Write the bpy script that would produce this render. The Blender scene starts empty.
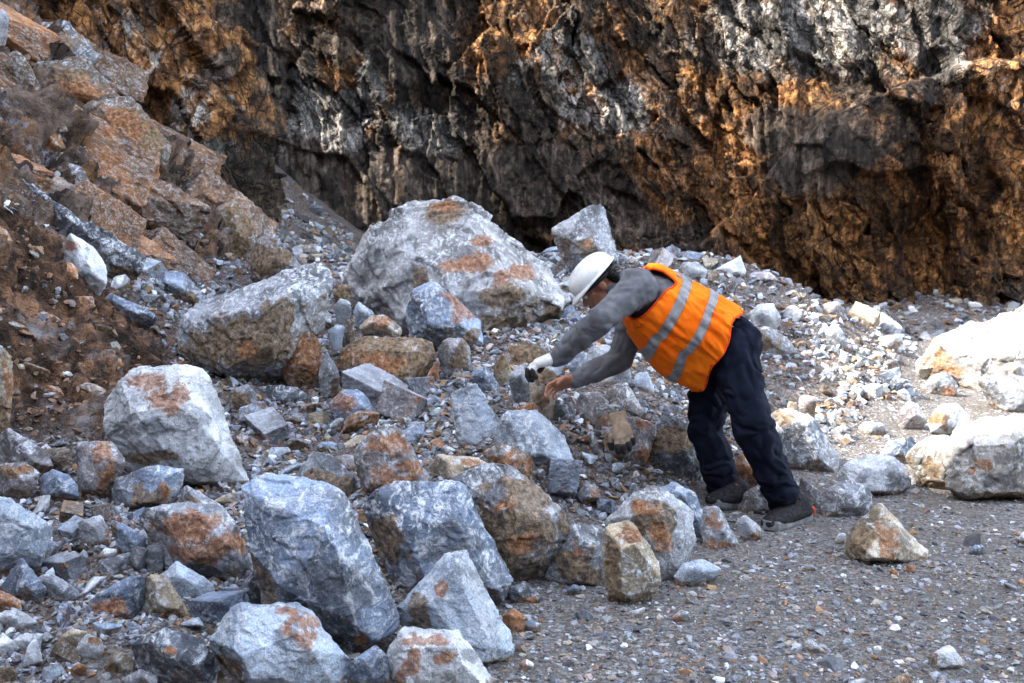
import bpy, bmesh, math, random
import numpy as np
from mathutils import Vector, Matrix

random.seed(7)
SC = bpy.context.scene
COL = SC.collection

# ---------------------------------------------------------------- camera
FPX, CX, CY = 1138.0, 512.0, 341.5
PITCH = math.radians(8.05)
CAMZ = 1.6
cam_d = bpy.data.cameras.new("camera")
cam = bpy.data.objects.new("camera", cam_d)
COL.objects.link(cam)
cam.location = (0, 0, CAMZ)
cam.rotation_euler = (math.radians(90) - PITCH, 0, 0)
cam_d.sensor_width = 36.0
cam_d.lens = FPX / 1024 * 36.0
cam_d.clip_start = 0.05
cam_d.clip_end = 2000
cam_d.dof.use_dof = True
cam_d.dof.focus_distance = 4.8
cam_d.dof.aperture_fstop = 6.3
SC.camera = cam

# ---------------------------------------------------------------- sky, sun, exposure
SUN_EL = math.radians(40)
SUN_H = Vector((1.0, 0.30)).normalized()          # horizontal travel of the light
w = bpy.data.worlds.new("World")
SC.world = w
w.use_nodes = True
nt = w.node_tree
bg = nt.nodes["Background"]
sky = nt.nodes.new("ShaderNodeTexSky")
sky.sky_type = 'NISHITA'
sky.sun_disc = False
sky.sun_elevation = SUN_EL
sky.sun_rotation = math.atan2(-SUN_H.x, -SUN_H.y)
sky.air_density = 1.0
sky.dust_density = 1.0
hs = nt.nodes.new("ShaderNodeHueSaturation")
hs.inputs["Saturation"].default_value = 0.52      # thin high haze: a paler blue than the clear-air model
nt.links.new(sky.outputs[0], hs.inputs["Color"])
nt.links.new(hs.outputs[0], bg.inputs[0])
bg.inputs[1].default_value = 0.15
sl = bpy.data.lights.new("sun", 'SUN')
sl.energy = 2.0
sl.angle = math.radians(0.5)
sl.color = (1.0, 0.93, 0.82)
so = bpy.data.objects.new("sun", sl)
COL.objects.link(so)
sun_dir = Vector((SUN_H.x * math.cos(SUN_EL), SUN_H.y * math.cos(SUN_EL), -math.sin(SUN_EL)))
so.rotation_euler = sun_dir.to_track_quat('-Z', 'Y').to_euler()
so.location = (-20, -8, 25)
SC.view_settings.view_transform = 'Standard'
SC.view_settings.look = 'None'
SC.view_settings.gamma = 1.0
SC.view_settings.use_curve_mapping = False
SC.view_settings.exposure = 3.12
SC.render.engine = 'CYCLES'
SC.cycles.max_bounces = 6
SC.cycles.diffuse_bounces = 3
SC.cycles.use_denoising = True
SC.cycles.denoiser = 'OPENIMAGEDENOISE'
SC.cycles.denoising_input_passes = 'RGB_ALBEDO_NORMAL'
SC.cycles.denoising_prefilter = 'ACCURATE'

# ---------------------------------------------------------------- projection helpers (photo measurements -> metres)
CP, SP = math.cos(PITCH), math.sin(PITCH)
def at(px, py, Y):
    xc, yc = (px - CX) / FPX, (CY - py) / FPX
    s = Y / (CP + yc * SP)
    return np.array([xc * s, Y, CAMZ + s * (yc * CP - SP)])
def proj(P):
    P = np.asarray(P, float)
    x, y, z = P[..., 0], P[..., 1], P[..., 2] - CAMZ
    d = y * CP - z * SP
    u = y * SP + z * CP
    d = np.maximum(d, 0.05)
    return CX + FPX * x / d, CY - FPX * u / d

# ---------------------------------------------------------------- numpy noise
def _h(ix, iy, iz, seed):
    h = (ix.astype(np.int64) * 374761393 + iy.astype(np.int64) * 668265263 + iz.astype(np.int64) * 2147483647 + seed * 974634213) & 0xFFFFFFFF
    h = ((h ^ (h >> 13)) * 1274126177) & 0xFFFFFFFF
    h = ((h ^ (h >> 16)) * 2246822519) & 0xFFFFFFFF
    return (h ^ (h >> 15)) & 0xFFFFFFFF
def _r(h, k):
    return (((h * (2 * k + 1) * 40503 + k * 7919) >> 7) & 0xFFFF) / 65535.0
def gnoise(P, seed=0):
    P = np.asarray(P, float)
    i = np.floor(P).astype(np.int64); f = P - i
    u = f * f * f * (f * (f * 6 - 15) + 10)
    out = np.zeros(len(P))
    for dx in (0, 1):
        for dy in (0, 1):
            for dz in (0, 1):
                h = _h(i[:, 0] + dx, i[:, 1] + dy, i[:, 2] + dz, seed)
                gx, gy, gz = _r(h, 1) * 2 - 1, _r(h, 2) * 2 - 1, _r(h, 3) * 2 - 1
                d = gx * (f[:, 0] - dx) + gy * (f[:, 1] - dy) + gz * (f[:, 2] - dz)
                wt = (u[:, 0] if dx else 1 - u[:, 0]) * (u[:, 1] if dy else 1 - u[:, 1]) * (u[:, 2] if dz else 1 - u[:, 2])
                out += wt * d
    return out * 1.3
def fbm(P, oct=4, seed=0, gain=0.5):
    P = np.asarray(P, float)
    o = np.zeros(len(P)); a = 1.0; s = 0
    for k in range(oct):
        o += a * gnoise(P * (2.03 ** k) + k * 17.3, seed + k); s += a; a *= gain
    return o / s * 1.6
def facet(P, seed=0):
    """angular cell noise: every cell a tilted plane; returns (value, cell random 0..1)"""
    P = np.asarray(P, float)
    i = np.floor(P).astype(np.int64)
    best = np.full(len(P), 1e9); val = np.zeros(len(P)); rnd = np.zeros(len(P))
    for dx in (-1, 0, 1):
        for dy in (-1, 0, 1):
            for dz in (-1, 0, 1):
                c = i + np.array([dx, dy, dz])
                h = _h(c[:, 0], c[:, 1], c[:, 2], seed)
                q = np.stack([c[:, 0] + _r(h, 1), c[:, 1] + _r(h, 2), c[:, 2] + _r(h, 3)], 1)
                d = P - q
                d2 = (d * d).sum(1)
                n = np.stack([_r(h, 4) - .5, _r(h, 5) - .5, _r(h, 6) - .5], 1) * 2
                v = (d * n).sum(1) + (_r(h, 7) - .5)
                m = d2 < best
                best[m] = d2[m]; val[m] = v[m]; rnd[m] = _r(h, 8)[m]
    return val, rnd
def sstep(a, b, x):
    t = np.clip((x - a) / (b - a), 0, 1)
    return t * t * (3 - 2 * t)

# ---------------------------------------------------------------- mesh helpers
def mesh_arrays(name, V, F, smooth=True):
    """F: (n,k) int array, all faces with k corners"""
    V = np.asarray(V, np.float32); F = np.asarray(F, np.int32)
    me = bpy.data.meshes.new(name)
    k = F.shape[1]
    me.vertices.add(len(V)); me.vertices.foreach_set("co", V.ravel())
    me.loops.add(F.size); me.loops.foreach_set("vertex_index", F.ravel())
    me.polygons.add(len(F))
    me.polygons.foreach_set("loop_start", np.arange(0, F.size, k, dtype=np.int32))
    me.polygons.foreach_set("loop_total", np.full(len(F), k, np.int32))
    me.update(calc_edges=True)
    me.polygons.foreach_set("use_smooth", np.full(len(F), smooth, bool))
    return me
def get_co(me):
    a = np.empty(len(me.vertices) * 3, np.float32); me.vertices.foreach_get("co", a)
    return a.reshape(-1, 3).astype(float)
def set_co(me, V):
    me.vertices.foreach_set("co", np.asarray(V, np.float32).ravel()); me.update()
def get_no(me):
    a = np.empty(len(me.vertices) * 3, np.float32); me.vertex_normals.foreach_get("vector", a)
    return a.reshape(-1, 3).astype(float)
def get_edges(me):
    e = np.empty(len(me.edges) * 2, np.int32); me.edges.foreach_get("vertices", e)
    return e.reshape(-1, 2)
def lap(V, E, deg):
    o = np.empty_like(V)
    for k in range(3):
        o[:, k] = (np.bincount(E[:, 0], V[E[:, 1], k], len(V)) + np.bincount(E[:, 1], V[E[:, 0], k], len(V))) / deg
    return o
def smooth_mesh(me, it, f=0.6):
    V = get_co(me); E = get_edges(me)
    deg = np.maximum(np.bincount(E.ravel(), minlength=len(V)), 1)
    for _ in range(it):
        V = V + f * (lap(V, E, deg) - V)
    set_co(me, V)
    return V, E, deg
def attr_color(me, name, C):
    a = me.color_attributes.new(name, 'FLOAT_COLOR', 'POINT')
    a.data.foreach_set("color", np.asarray(C, np.float32).ravel())
def attr_float(me, name, X):
    a = me.attributes.new(name, 'FLOAT', 'POINT')
    a.data.foreach_set("value", np.asarray(X, np.float32).ravel())
def link(name, me, mat=None, parent=None, loc=None):
    o = bpy.data.objects.new(name, me)
    COL.objects.link(o)
    if mat: me.materials.clear(); me.materials.append(mat)
    if parent: o.parent = parent
    if loc is not None: o.location = loc
    return o
def tag(o, label=None, cat=None, group=None, kind=None):
    if label: o['label'] = label
    if cat: o['category'] = cat
    if group: o['group'] = group
    if kind: o['kind'] = kind
    return o
def remesh_batch(items):
    """items: list of (bmesh, voxel) -> list of meshes, closed surfaces merged into one skin"""
    tmp = []
    for bm, vox in items:
        me = bpy.data.meshes.new("tmp"); bm.to_mesh(me); bm.free()
        o = bpy.data.objects.new("tmp", me); COL.objects.link(o)
        m = o.modifiers.new("r", 'REMESH'); m.mode = 'VOXEL'; m.voxel_size = vox; m.adaptivity = 0
        tmp.append(o)
    bpy.context.view_layer.update()
    dg = bpy.context.evaluated_depsgraph_get()
    out = []
    for o in tmp:
        out.append(bpy.data.meshes.new_from_object(o.evaluated_get(dg)))
    for o in tmp:
        me = o.data; bpy.data.objects.remove(o); bpy.data.meshes.remove(me)
    for me in out:
        me.polygons.foreach_set("use_smooth", np.ones(len(me.polygons), bool))
    return out
_bm = bmesh.new(); bmesh.ops.create_icosphere(_bm, subdivisions=2, radius=1.0)
ICO = np.array([v.co[:] for v in _bm.verts]); _bm.free()
def hull_into(bm, pts):
    vs = [bm.verts.new(p) for p in pts]
    r = bmesh.ops.convex_hull(bm, input=vs, use_existing_faces=False)
    dead = [e for e in r.get("geom_interior", []) if isinstance(e, bmesh.types.BMVert)] + [e for e in r.get("geom_unused", []) if isinstance(e, bmesh.types.BMVert)]
    dead = list(set(d for d in dead if d.is_valid))
    if dead: bmesh.ops.delete(bm, geom=dead, context='VERTS')
def hull_tris(pts):
    b = bmesh.new(); hull_into(b, pts); bmesh.ops.triangulate(b, faces=b.faces); b.verts.index_update()
    V = np.array([v.co[:] for v in b.verts]); T = np.array([[v.index for v in f.verts] for f in b.faces]); b.free()
    return V, T
def polytope(pts, thr=22):
    """hull of the points with near-parallel facets merged to broad flat broken faces; returns (vertices, plane normals, plane offsets)"""
    V, T = hull_tris(pts); c = V.mean(0)
    e1, e2 = V[T[:, 1]] - V[T[:, 0]], V[T[:, 2]] - V[T[:, 0]]
    n = np.cross(e1, e2); a = np.linalg.norm(n, axis=1); ok = a > 1e-9; T, n, a = T[ok], n[ok] / a[ok][:, None], a[ok]
    fl = ((V[T[:, 0]] - c) * n).sum(1) < 0; n[fl] *= -1
    groups = []; ct = math.cos(math.radians(thr))
    for i in np.argsort(-a):
        for g in groups:
            if unit_(g[0]).dot(n[i]) > ct: g[0] = g[0] + n[i] * a[i]; g[1].append(i); break
        else: groups.append([n[i] * a[i], [i]])
    Ns, Ds = [], []
    for g in groups:
        m = unit_(g[0]); w_ = a[g[1]]; h = (V[T[g[1]]] @ m)
        Ns.append(m); Ds.append(0.6 * (h.mean(1) * w_).sum() / w_.sum() + 0.4 * h.max())
    Ns, Ds = np.array(Ns), np.array(Ds)
    q = Ns / np.maximum(Ds - Ns @ c, 1e-4)[:, None]
    DV, DT = hull_tris(q)
    out = []
    for t in DT:
        m = np.cross(DV[t[1]] - DV[t[0]], DV[t[2]] - DV[t[0]]); k = m.dot(DV[t[0]])
        if abs(k) > 1e-9: out.append(c + m / k)
    out = np.array(out); ext = np.ptp(V, 0); lo, hi = V.min(0) - .18 * ext, V.max(0) + .18 * ext
    return np.clip(out, lo, hi), Ns, Ds
def unit_(x): return x / np.linalg.norm(x)
def cap(bm, a, b, ra, rb, sc=(1, 1, 1)):
    a, b = np.array(a, float), np.array(b, float); sc = np.array(sc)
    hull_into(bm, np.vstack([a + ICO * ra * sc, b + ICO * rb * sc]))
def ell(bm, c, axes):
    """ellipsoid: axes = three scaled direction vectors"""
    hull_into(bm, np.array(c) + ICO @ np.array(axes))

# ---------------------------------------------------------------- node helper
class NT:
    def __init__(s, name):
        s.m = bpy.data.materials.new(name); s.m.use_nodes = True
        s.t = s.m.node_tree; s.b = s.t.nodes["Principled BSDF"]
        s.b.inputs["Roughness"].default_value = 0.85
        s.b.inputs["Specular IOR Level"].default_value = 0.3
    def n(s, typ, **kw):
        nd = s.t.nodes.new(typ)
        for k, v in kw.items(): setattr(nd, k, v)
        return nd
    def l(s, a, b): s.t.links.new(a, b)
    def val(s, sock, v):
        if hasattr(v, "is_output"): s.l(v, sock)
        else: sock.default_value = v
    def attr(s, name): return s.n("ShaderNodeAttribute", attribute_name=name)
    def objco(s):
        tc = s.n("ShaderNodeTexCoord"); return tc.outputs["Object"]
    def mapped(s, co, scale=(1, 1, 1), loc=None, rot=(0, 0, 0)):
        mp = s.n("ShaderNodeMapping"); s.l(co, mp.inputs[0])
        mp.inputs["Scale"].default_value = scale; mp.inputs["Rotation"].default_value = rot
        if loc is not None: s.val(mp.inputs["Location"], loc)
        return mp.outputs[0]
    def noise(s, co, scale, detail=4, rough=0.6, dist=0.0):
        nd = s.n("ShaderNodeTexNoise"); s.l(co, nd.inputs["Vector"])
        nd.inputs["Scale"].default_value = scale; nd.inputs["Detail"].default_value = detail
        nd.inputs["Roughness"].default_value = rough; nd.inputs["Distortion"].default_value = dist
        return nd.outputs["Fac"]
    def voro(s, co, scale, feature='F1', out="Distance"):
        nd = s.n("ShaderNodeTexVoronoi", feature=feature); s.l(co, nd.inputs["Vector"])
        nd.inputs["Scale"].default_value = scale
        return nd.outputs[out]
    def ramp(s, x, a, b, lo=0.0, hi=1.0):
        nd = s.n("ShaderNodeMapRange", interpolation_type='SMOOTHSTEP'); s.val(nd.inputs[0], x)
        nd.inputs[1].default_value = a; nd.inputs[2].default_value = b
        nd.inputs[3].default_value = lo; nd.inputs[4].default_value = hi
        return nd.outputs[0]
    def math(s, op, a, b=None, c=None):
        nd = s.n("ShaderNodeMath", operation=op); s.val(nd.inputs[0], a)
        if b is not None: s.val(nd.inputs[1], b)
        if c is not None: s.val(nd.inputs[2], c)
        return nd.outputs[0]
    def mix(s, fac, a, b, blend='MIX'):
        nd = s.n("ShaderNodeMix", data_type='RGBA', blend_type=blend); nd.clamp_factor = True
        s.val(nd.inputs[0], fac)
        s.val(nd.inputs[6], a if hasattr(a, "is_output") else (*a, 1)); s.val(nd.inputs[7], b if hasattr(b, "is_output") else (*b, 1))
        return nd.outputs[2]
    def sep(s, c):
        nd = s.n("ShaderNodeSeparateColor"); s.l(c, nd.inputs[0]); return nd.outputs
    def bump(s, h, strength, dist):
        nd = s.n("ShaderNodeBump"); s.l(h, nd.inputs["Height"])
        nd.inputs["Strength"].default_value = strength; nd.inputs["Distance"].default_value = dist
        s.l(nd.outputs[0], s.b.inputs["Normal"])
    def grey(s, x):
        nd = s.n("ShaderNodeCombineColor")
        for k in range(3): s.val(nd.inputs[k], x)
        return nd.outputs[0]
    def color(s, c): s.val(s.b.inputs["Base Color"], c)
# ---------------------------------------------------------------- materials
def make_rock_mat():
    t = NT("limestone")
    co0 = t.objco()
    oi = t.n("ShaderNodeObjectInfo")
    cm = t.n("ShaderNodeCombineXYZ")
    for k in range(3): t.l(t.math('MULTIPLY', oi.outputs["Random"], 37.0 + 11 * k), cm.inputs[k])
    co = t.mapped(co0, loc=cm.outputs[0])
    base = oi.outputs["Color"]
    pa = t.attr("paint"); s = t.sep(pa.outputs["Color"]); rust, soil, edge, white = s[0], s[1], s[2], pa.outputs["Alpha"]  # soil also carries the painted shade of side and under faces
    dark = t.attr("dark").outputs["Fac"]
    tone = t.attr("tone").outputs["Fac"]
    cloud = t.noise(co, 5.0, 5, 0.6, 0.6)
    fine = t.noise(co, 38.0, 6, 0.7)
    vfine = t.noise(co, 190.0, 3, 0.7)
    col = t.mix(1.0, base, t.grey(t.ramp(cloud, 0.3, 0.7, 0.5, 1.45)), 'MULTIPLY')
    # tone per broken face, upward faces painted lighter like top light; warm patches
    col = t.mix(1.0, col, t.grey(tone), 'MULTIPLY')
    hue = t.noise(co, 3.1, 3, 0.5)
    col = t.mix(t.ramp(hue, 0.5, 0.72, 0, 0.4), col, (0.21, 0.175, 0.14))
    # chalky white bruises and veins
    streak = t.noise(t.mapped(co, (9, 3.0, 9), rot=(0.5, 0.7, 0.3)), 2.2, 7, 0.72, 1.2)
    bru = t.ramp(streak, 0.46, 0.60)
    bru = t.math('MULTIPLY', bru, t.ramp(fine, 0.35, 0.62))
    bru = t.math('MULTIPLY', bru, t.math('ADD', 0.5, white))
    col = t.mix(t.math('MULTIPLY', bru, 0.9), col, (0.66, 0.69, 0.73))
    wv = t.n("ShaderNodeVectorMath", operation='ADD'); t.l(co, wv.inputs[0])
    nzc = t.n("ShaderNodeTexNoise"); t.l(co, nzc.inputs["Vector"]); nzc.inputs["Scale"].default_value = 6.0; nzc.inputs["Detail"].default_value = 4
    sc = t.n("ShaderNodeVectorMath", operation='SCALE'); t.l(nzc.outputs["Color"], sc.inputs[0]); sc.inputs[3].default_value = 0.16
    t.l(sc.outputs[0], wv.inputs[1])
    vd = t.voro(wv.outputs[0], 4.5, 'DISTANCE_TO_EDGE')
    vein = t.math('MULTIPLY', t.ramp(vd, 0.003, 0.018, 1, 0), t.ramp(cloud, 0.46, 0.64))
    col = t.mix(t.math('MULTIPLY', vein, 0.5), col, (0.72, 0.72, 0.72))
    # dark specks and hairline cracks
    sp = t.ramp(t.noise(co, 85.0, 4, 0.75), 0.58, 0.72)
    col = t.mix(t.math('MULTIPLY', sp, 0.6), col, (0.035, 0.033, 0.032))
    cr = t.ramp(t.voro(wv.outputs[0], 9.0, 'DISTANCE_TO_EDGE'), 0.0, 0.012, 1, 0)
    cr = t.math('MULTIPLY', cr, t.ramp(hue, 0.4, 0.6))
    col = t.mix(t.math('MULTIPLY', cr, 0.6), col, (0.03, 0.027, 0.024))
    # darker patches where the dark attribute is set
    dk = t.ramp(t.math('ADD', t.math('MULTIPLY', dark, 0.8), t.math('MULTIPLY_ADD', t.noise(co, 10.0, 7, 0.72, 1.0), 2.2, -1.1)), 0.3, 0.75)
    col = t.mix(t.math('MULTIPLY', dk, 0.6), col, (0.075, 0.08, 0.09))
    # soil film, also deepening side and under faces like shade
    so_ = t.ramp(t.math('ADD', soil, t.math('MULTIPLY_ADD', t.noise(co, 12.0, 7, 0.72, .6), 1.7, -0.85)), 0.3, 0.62)
    soil_shade_c = t.mix(t.ramp(fine, 0.35, 0.65), (0.055, 0.036, 0.021), (0.30, 0.20, 0.11))
    col = t.mix(t.math('MULTIPLY', so_, 0.85), col, soil_shade_c)
    # rust
    ru = t.ramp(t.math('ADD', t.math('MULTIPLY', rust, 0.8), t.math('MULTIPLY_ADD', t.noise(co, 13.0, 8, 0.75, 1.2), 2.4, -1.2)), 0.36, 0.66)
    rustc = t.mix(t.ramp(fine, 0.36, 0.64), (0.16, 0.062, 0.026), (0.44, 0.205, 0.09))
    rustc = t.mix(t.ramp(fine, 0.56, 0.68, 0, 0.8), rustc, (0.55, 0.44, 0.36))
    col = t.mix(t.math('MULTIPLY', ru, 0.82), col, rustc)
    # bruised pale edges, also painted in as edge highlights
    ed = t.math('MULTIPLY', t.ramp(t.math('ADD', edge, t.math('MULTIPLY_ADD', fine, 0.7, -0.35)), 0.45, 0.95), 0.5)
    col = t.mix(ed, col, (0.55, 0.56, 0.57))
    col = t.mix(1.0, col, t.grey(t.ramp(vfine, 0.3, 0.7, 0.72, 1.28)), 'MULTIPLY')
    t.color(col)
    h = t.math('ADD', t.math('MULTIPLY', fine, 1.0), t.math('MULTIPLY', t.noise(co, 90, 5, 0.7), 0.45))
    h = t.math('ADD', h, t.math('MULTIPLY', streak, 0.8))
    t.bump(h, 0.9, 0.014)
    t.b.inputs["Roughness"].default_value = 0.72
    return t.m
M_ROCK = make_rock_mat()

def make_ground_mat():
    t = NT("rubble_ground")
    co = t.objco()
    z = t.attr("zone"); s = t.sep(z.outputs["Color"]); rub, bank, rockz, dust_light = s[0], s[1], s[2], z.outputs["Alpha"]
    v1 = t.n("ShaderNodeTexVoronoi"); t.l(co, v1.inputs["Vector"]); v1.inputs["Scale"].default_value = 85.0
    v2 = t.n("ShaderNodeTexVoronoi"); t.l(co, v2.inputs["Vector"]); v2.inputs["Scale"].default_value = 36.0
    c1 = t.sep(v1.outputs["Color"]); c2 = t.sep(v2.outputs["Color"])
    grav = t.mix(c1[0], (0.072, 0.069, 0.067), (0.29, 0.285, 0.28))
    grav = t.mix(t.ramp(c1[1], 0.75, 0.95, 0, 0.8), grav, (0.2, 0.12, 0.075))
    grav = t.mix(t.ramp(c2[1], 0.95, 0.98, 0, .8), grav, (0.55, 0.56, 0.58))
    grav = t.mix(t.ramp(t.noise(co, 1.3, 6, 0.65), 0.45, 0.68, 0, 0.8), grav, (0.155, 0.138, 0.122))
    f1 = t.noise(co, 26, 6, 0.7)
    dirt = t.mix(t.ramp(f1, 0.35, 0.65), (0.030, 0.019, 0.012), (0.165, 0.098, 0.058))
    dirt = t.mix(t.ramp(c1[2], 0.55, 0.7, 0, 0.8), dirt, t.mix(c1[0], (0.1, 0.1, 0.11), (0.36, 0.36, 0.38)))
    col = t.mix(t.math('MULTIPLY', rub, t.ramp(t.noise(co, 3.0, 4), 0.35, 0.6, 0.55, 1.0)), grav, dirt)
    f2 = t.noise(co, 9.0, 8, 0.72, 0.8)
    bk = t.mix(t.ramp(f2, 0.36, 0.66), (0.020, 0.015, 0.012), (0.20, 0.105, 0.058))
    bk = t.mix(t.ramp(t.noise(co, 5.3, 6, 0.7), 0.55, 0.72, 0, 0.8), bk, (0.10, 0.085, 0.08))
    bk = t.mix(t.ramp(t.noise(co, 60, 4, 0.7), 0.62, 0.72, 0, 0.8), bk, (0.33, 0.21, 0.14))
    cr = t.attr("cellr").outputs["Fac"]
    bk = t.mix(1.0, bk, t.grey(t.ramp(cr, 0.25, 0.75, 0.55, 1.7)), 'MULTIPLY')
    bk = t.mix(t.math('MULTIPLY', t.ramp(t.noise(co, 1.7, 5, 0.6), 0.56, 0.66), t.ramp(cr, 0.4, 0.6, 0.2, 1.0)), bk, (0.27, 0.25, 0.25))
    col = t.mix(bank, col, bk)
    rk = t.mix(t.ramp(cr, 0.25, 0.75), (0.06, 0.042, 0.033), (0.21, 0.15, 0.12))
    rk = t.mix(t.ramp(t.noise(co, 2.4, 5, 0.65), 0.5, 0.65, 0, 0.8), rk, (0.29, 0.15, 0.07))
    rk = t.mix(t.ramp(t.noise(co, 4.6, 7, 0.7), 0.56, 0.68, 0, 0.85), rk, (0.33, 0.34, 0.38))
    rk = t.mix(t.ramp(t.noise(co, 21, 6, 0.7), 0.56, 0.68, 0, 0.7), rk, (0.04, 0.033, 0.03))
    col = t.mix(rockz, col, rk)
    t.color(col)
    h = t.math('ADD', t.math('MULTIPLY', v1.outputs["Distance"], -0.5), t.math('MULTIPLY', v2.outputs["Distance"], -0.5))
    h = t.math('ADD', h, t.math('MULTIPLY', f1, 1.0))
    h = t.math('ADD', h, t.math('MULTIPLY', f2, 2.0))
    t.bump(h, 1.0, 0.02)
    t.b.inputs["Roughness"].default_value = 0.95
    return t.m
M_GROUND = make_ground_mat()

def make_cliff_mat():
    t = NT("cliff_rock")
    co = t.objco()
    z = t.attr("zone"); s = t.sep(z.outputs["Color"]); rust, white, dark_zone, smooth_ = s[0], s[1], s[2], z.outputs["Alpha"]  # rust and white also carry the painted sunlit patches
    cr = t.attr("cellr").outputs["Fac"]
    cv = t.attr("cavity").outputs["Fac"]
    n1 = t.noise(co, 3.0, 8, 0.72, 0.6)
    n2 = t.noise(co, 11.0, 7, 0.74, 0.4)
    n3 = t.noise(co, 45.0, 4, 0.7)
    ver = t.noise(t.mapped(co, (9, 9, 0.55)), 1.5, 7, 0.74, 0.25)
    col = t.mix(t.ramp(n2, 0.36, 0.64), (0.032, 0.023, 0.017), (0.23, 0.165, 0.115))
    rc = t.mix(t.ramp(n2, 0.36, 0.62), (0.09, 0.036, 0.014), (0.40, 0.185, 0.06))
    rc = t.mix(t.ramp(n3, 0.55, 0.7, 0, 0.5), rc, (0.52, 0.36, 0.2))
    f = t.math('ADD', rust, t.math('MULTIPLY_ADD', n1, 2.0, -1.0))
    f = t.math('ADD', f, t.math('MULTIPLY_ADD', n2, 0.9, -0.45))
    f = t.math('ADD', f, t.math('MULTIPLY_ADD', cr, 0.5, -0.25))
    col = t.mix(t.ramp(f, 0.3, 0.75), col, rc)
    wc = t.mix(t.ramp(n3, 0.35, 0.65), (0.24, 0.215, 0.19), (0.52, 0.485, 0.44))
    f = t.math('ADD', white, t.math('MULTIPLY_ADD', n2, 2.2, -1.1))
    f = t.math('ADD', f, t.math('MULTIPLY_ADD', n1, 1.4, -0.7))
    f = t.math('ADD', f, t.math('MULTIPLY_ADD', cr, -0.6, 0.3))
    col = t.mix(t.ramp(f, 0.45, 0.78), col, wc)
    f = t.math('ADD', dark_zone, t.math('MULTIPLY_ADD', n1, 0.9, -0.45))
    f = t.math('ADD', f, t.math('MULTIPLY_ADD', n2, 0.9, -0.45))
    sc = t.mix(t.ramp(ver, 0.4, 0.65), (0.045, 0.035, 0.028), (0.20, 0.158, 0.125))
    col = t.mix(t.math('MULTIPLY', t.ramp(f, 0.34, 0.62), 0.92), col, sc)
    col = t.mix(1.0, col, t.grey(t.ramp(cr, 0.25, 0.75, 0.45, 1.75)), 'MULTIPLY')
    fa = t.n("ShaderNodeTexVoronoi"); t.l(t.mapped(co, (1.0, 1.0, 0.5), rot=(0, 0.3, 0)), fa.inputs["Vector"]); fa.inputs["Scale"].default_value = 9.0
    fb = t.n("ShaderNodeTexVoronoi"); t.l(t.mapped(co, (1.0, 1.0, 0.6), rot=(0, 0.15, 0)), fb.inputs["Vector"]); fb.inputs["Scale"].default_value = 23.0
    fa_, fb_ = t.sep(fa.outputs["Color"])[0], t.sep(fb.outputs["Color"])[0]
    col = t.mix(1.0, col, t.grey(t.math('MULTIPLY', t.ramp(fa_, 0, 1, 0.46, 1.25), t.ramp(fb_, 0, 1, 0.58, 1.22))), 'MULTIPLY')
    # black seepage lines running down
    col = t.mix(t.ramp(ver, 0.53, 0.68, 0, 0.6), col, (0.026, 0.018, 0.013))
    col = t.mix(t.ramp(n3, 0.58, 0.72, 0, 0.55), col, (0.02, 0.016, 0.013))
    ckv = t.n("ShaderNodeVectorMath", operation='ADD'); t.l(co, ckv.inputs[0])
    nzc = t.n("ShaderNodeTexNoise"); t.l(co, nzc.inputs["Vector"]); nzc.inputs["Scale"].default_value = 2.2; nzc.inputs["Detail"].default_value = 5
    sc_ = t.n("ShaderNodeVectorMath", operation='SCALE'); t.l(nzc.outputs["Color"], sc_.inputs[0]); sc_.inputs[3].default_value = 0.35
    t.l(sc_.outputs[0], ckv.inputs[1])
    cr1 = t.ramp(t.voro(t.mapped(ckv.outputs[0], (1.0, 1.0, 0.55), rot=(0, 0.35, 0)), 3.2, 'DISTANCE_TO_EDGE'), 0.0, 0.05, 1, 0)
    cr2 = t.ramp(t.voro(t.mapped(ckv.outputs[0], (1.0, 1.0, 0.6), rot=(0, 0.2, 0)), 8.0, 'DISTANCE_TO_EDGE'), 0.0, 0.07, 1, 0)
    ck = t.math('MAXIMUM', t.math('MULTIPLY', cr1, 0.75), t.math('MULTIPLY', cr2, 0.5))
    ck = t.math('MULTIPLY', ck, t.math('SUBTRACT', 1.0, t.math('MULTIPLY', smooth_, 0.8)))
    col = t.mix(ck, col, (0.018, 0.014, 0.011))
    t.color(col)
    h = t.math('ADD', t.math('MULTIPLY', n2, 0.6), t.math('MULTIPLY', n3, 0.5))
    h = t.math('ADD', h, t.math('ADD', t.math('MULTIPLY', fa_, 1.0), t.math('MULTIPLY', fb_, 0.5)))
    h = t.math('ADD', h, t.math('MULTIPLY', ver, 0.4))
    h = t.math('SUBTRACT', h, t.math('MULTIPLY', ck, 0.8))
    t.bump(h, 1.0, 0.07)
    return t.m
M_CLIFF = make_cliff_mat()

def make_pebble_mat():
    t = NT("loose_gravel")
    co = t.objco()
    a = t.attr("tint").outputs["Color"]
    n = t.noise(co, 60, 5, 0.7)
    c = t.mix(1.0, a, t.grey(t.ramp(n, 0.3, 0.7, 0.65, 1.3)), 'MULTIPLY')
    t.color(c); t.bump(t.noise(co, 150, 3), 0.5, 0.004)
    return t.m
M_PEB = make_pebble_mat()

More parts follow.
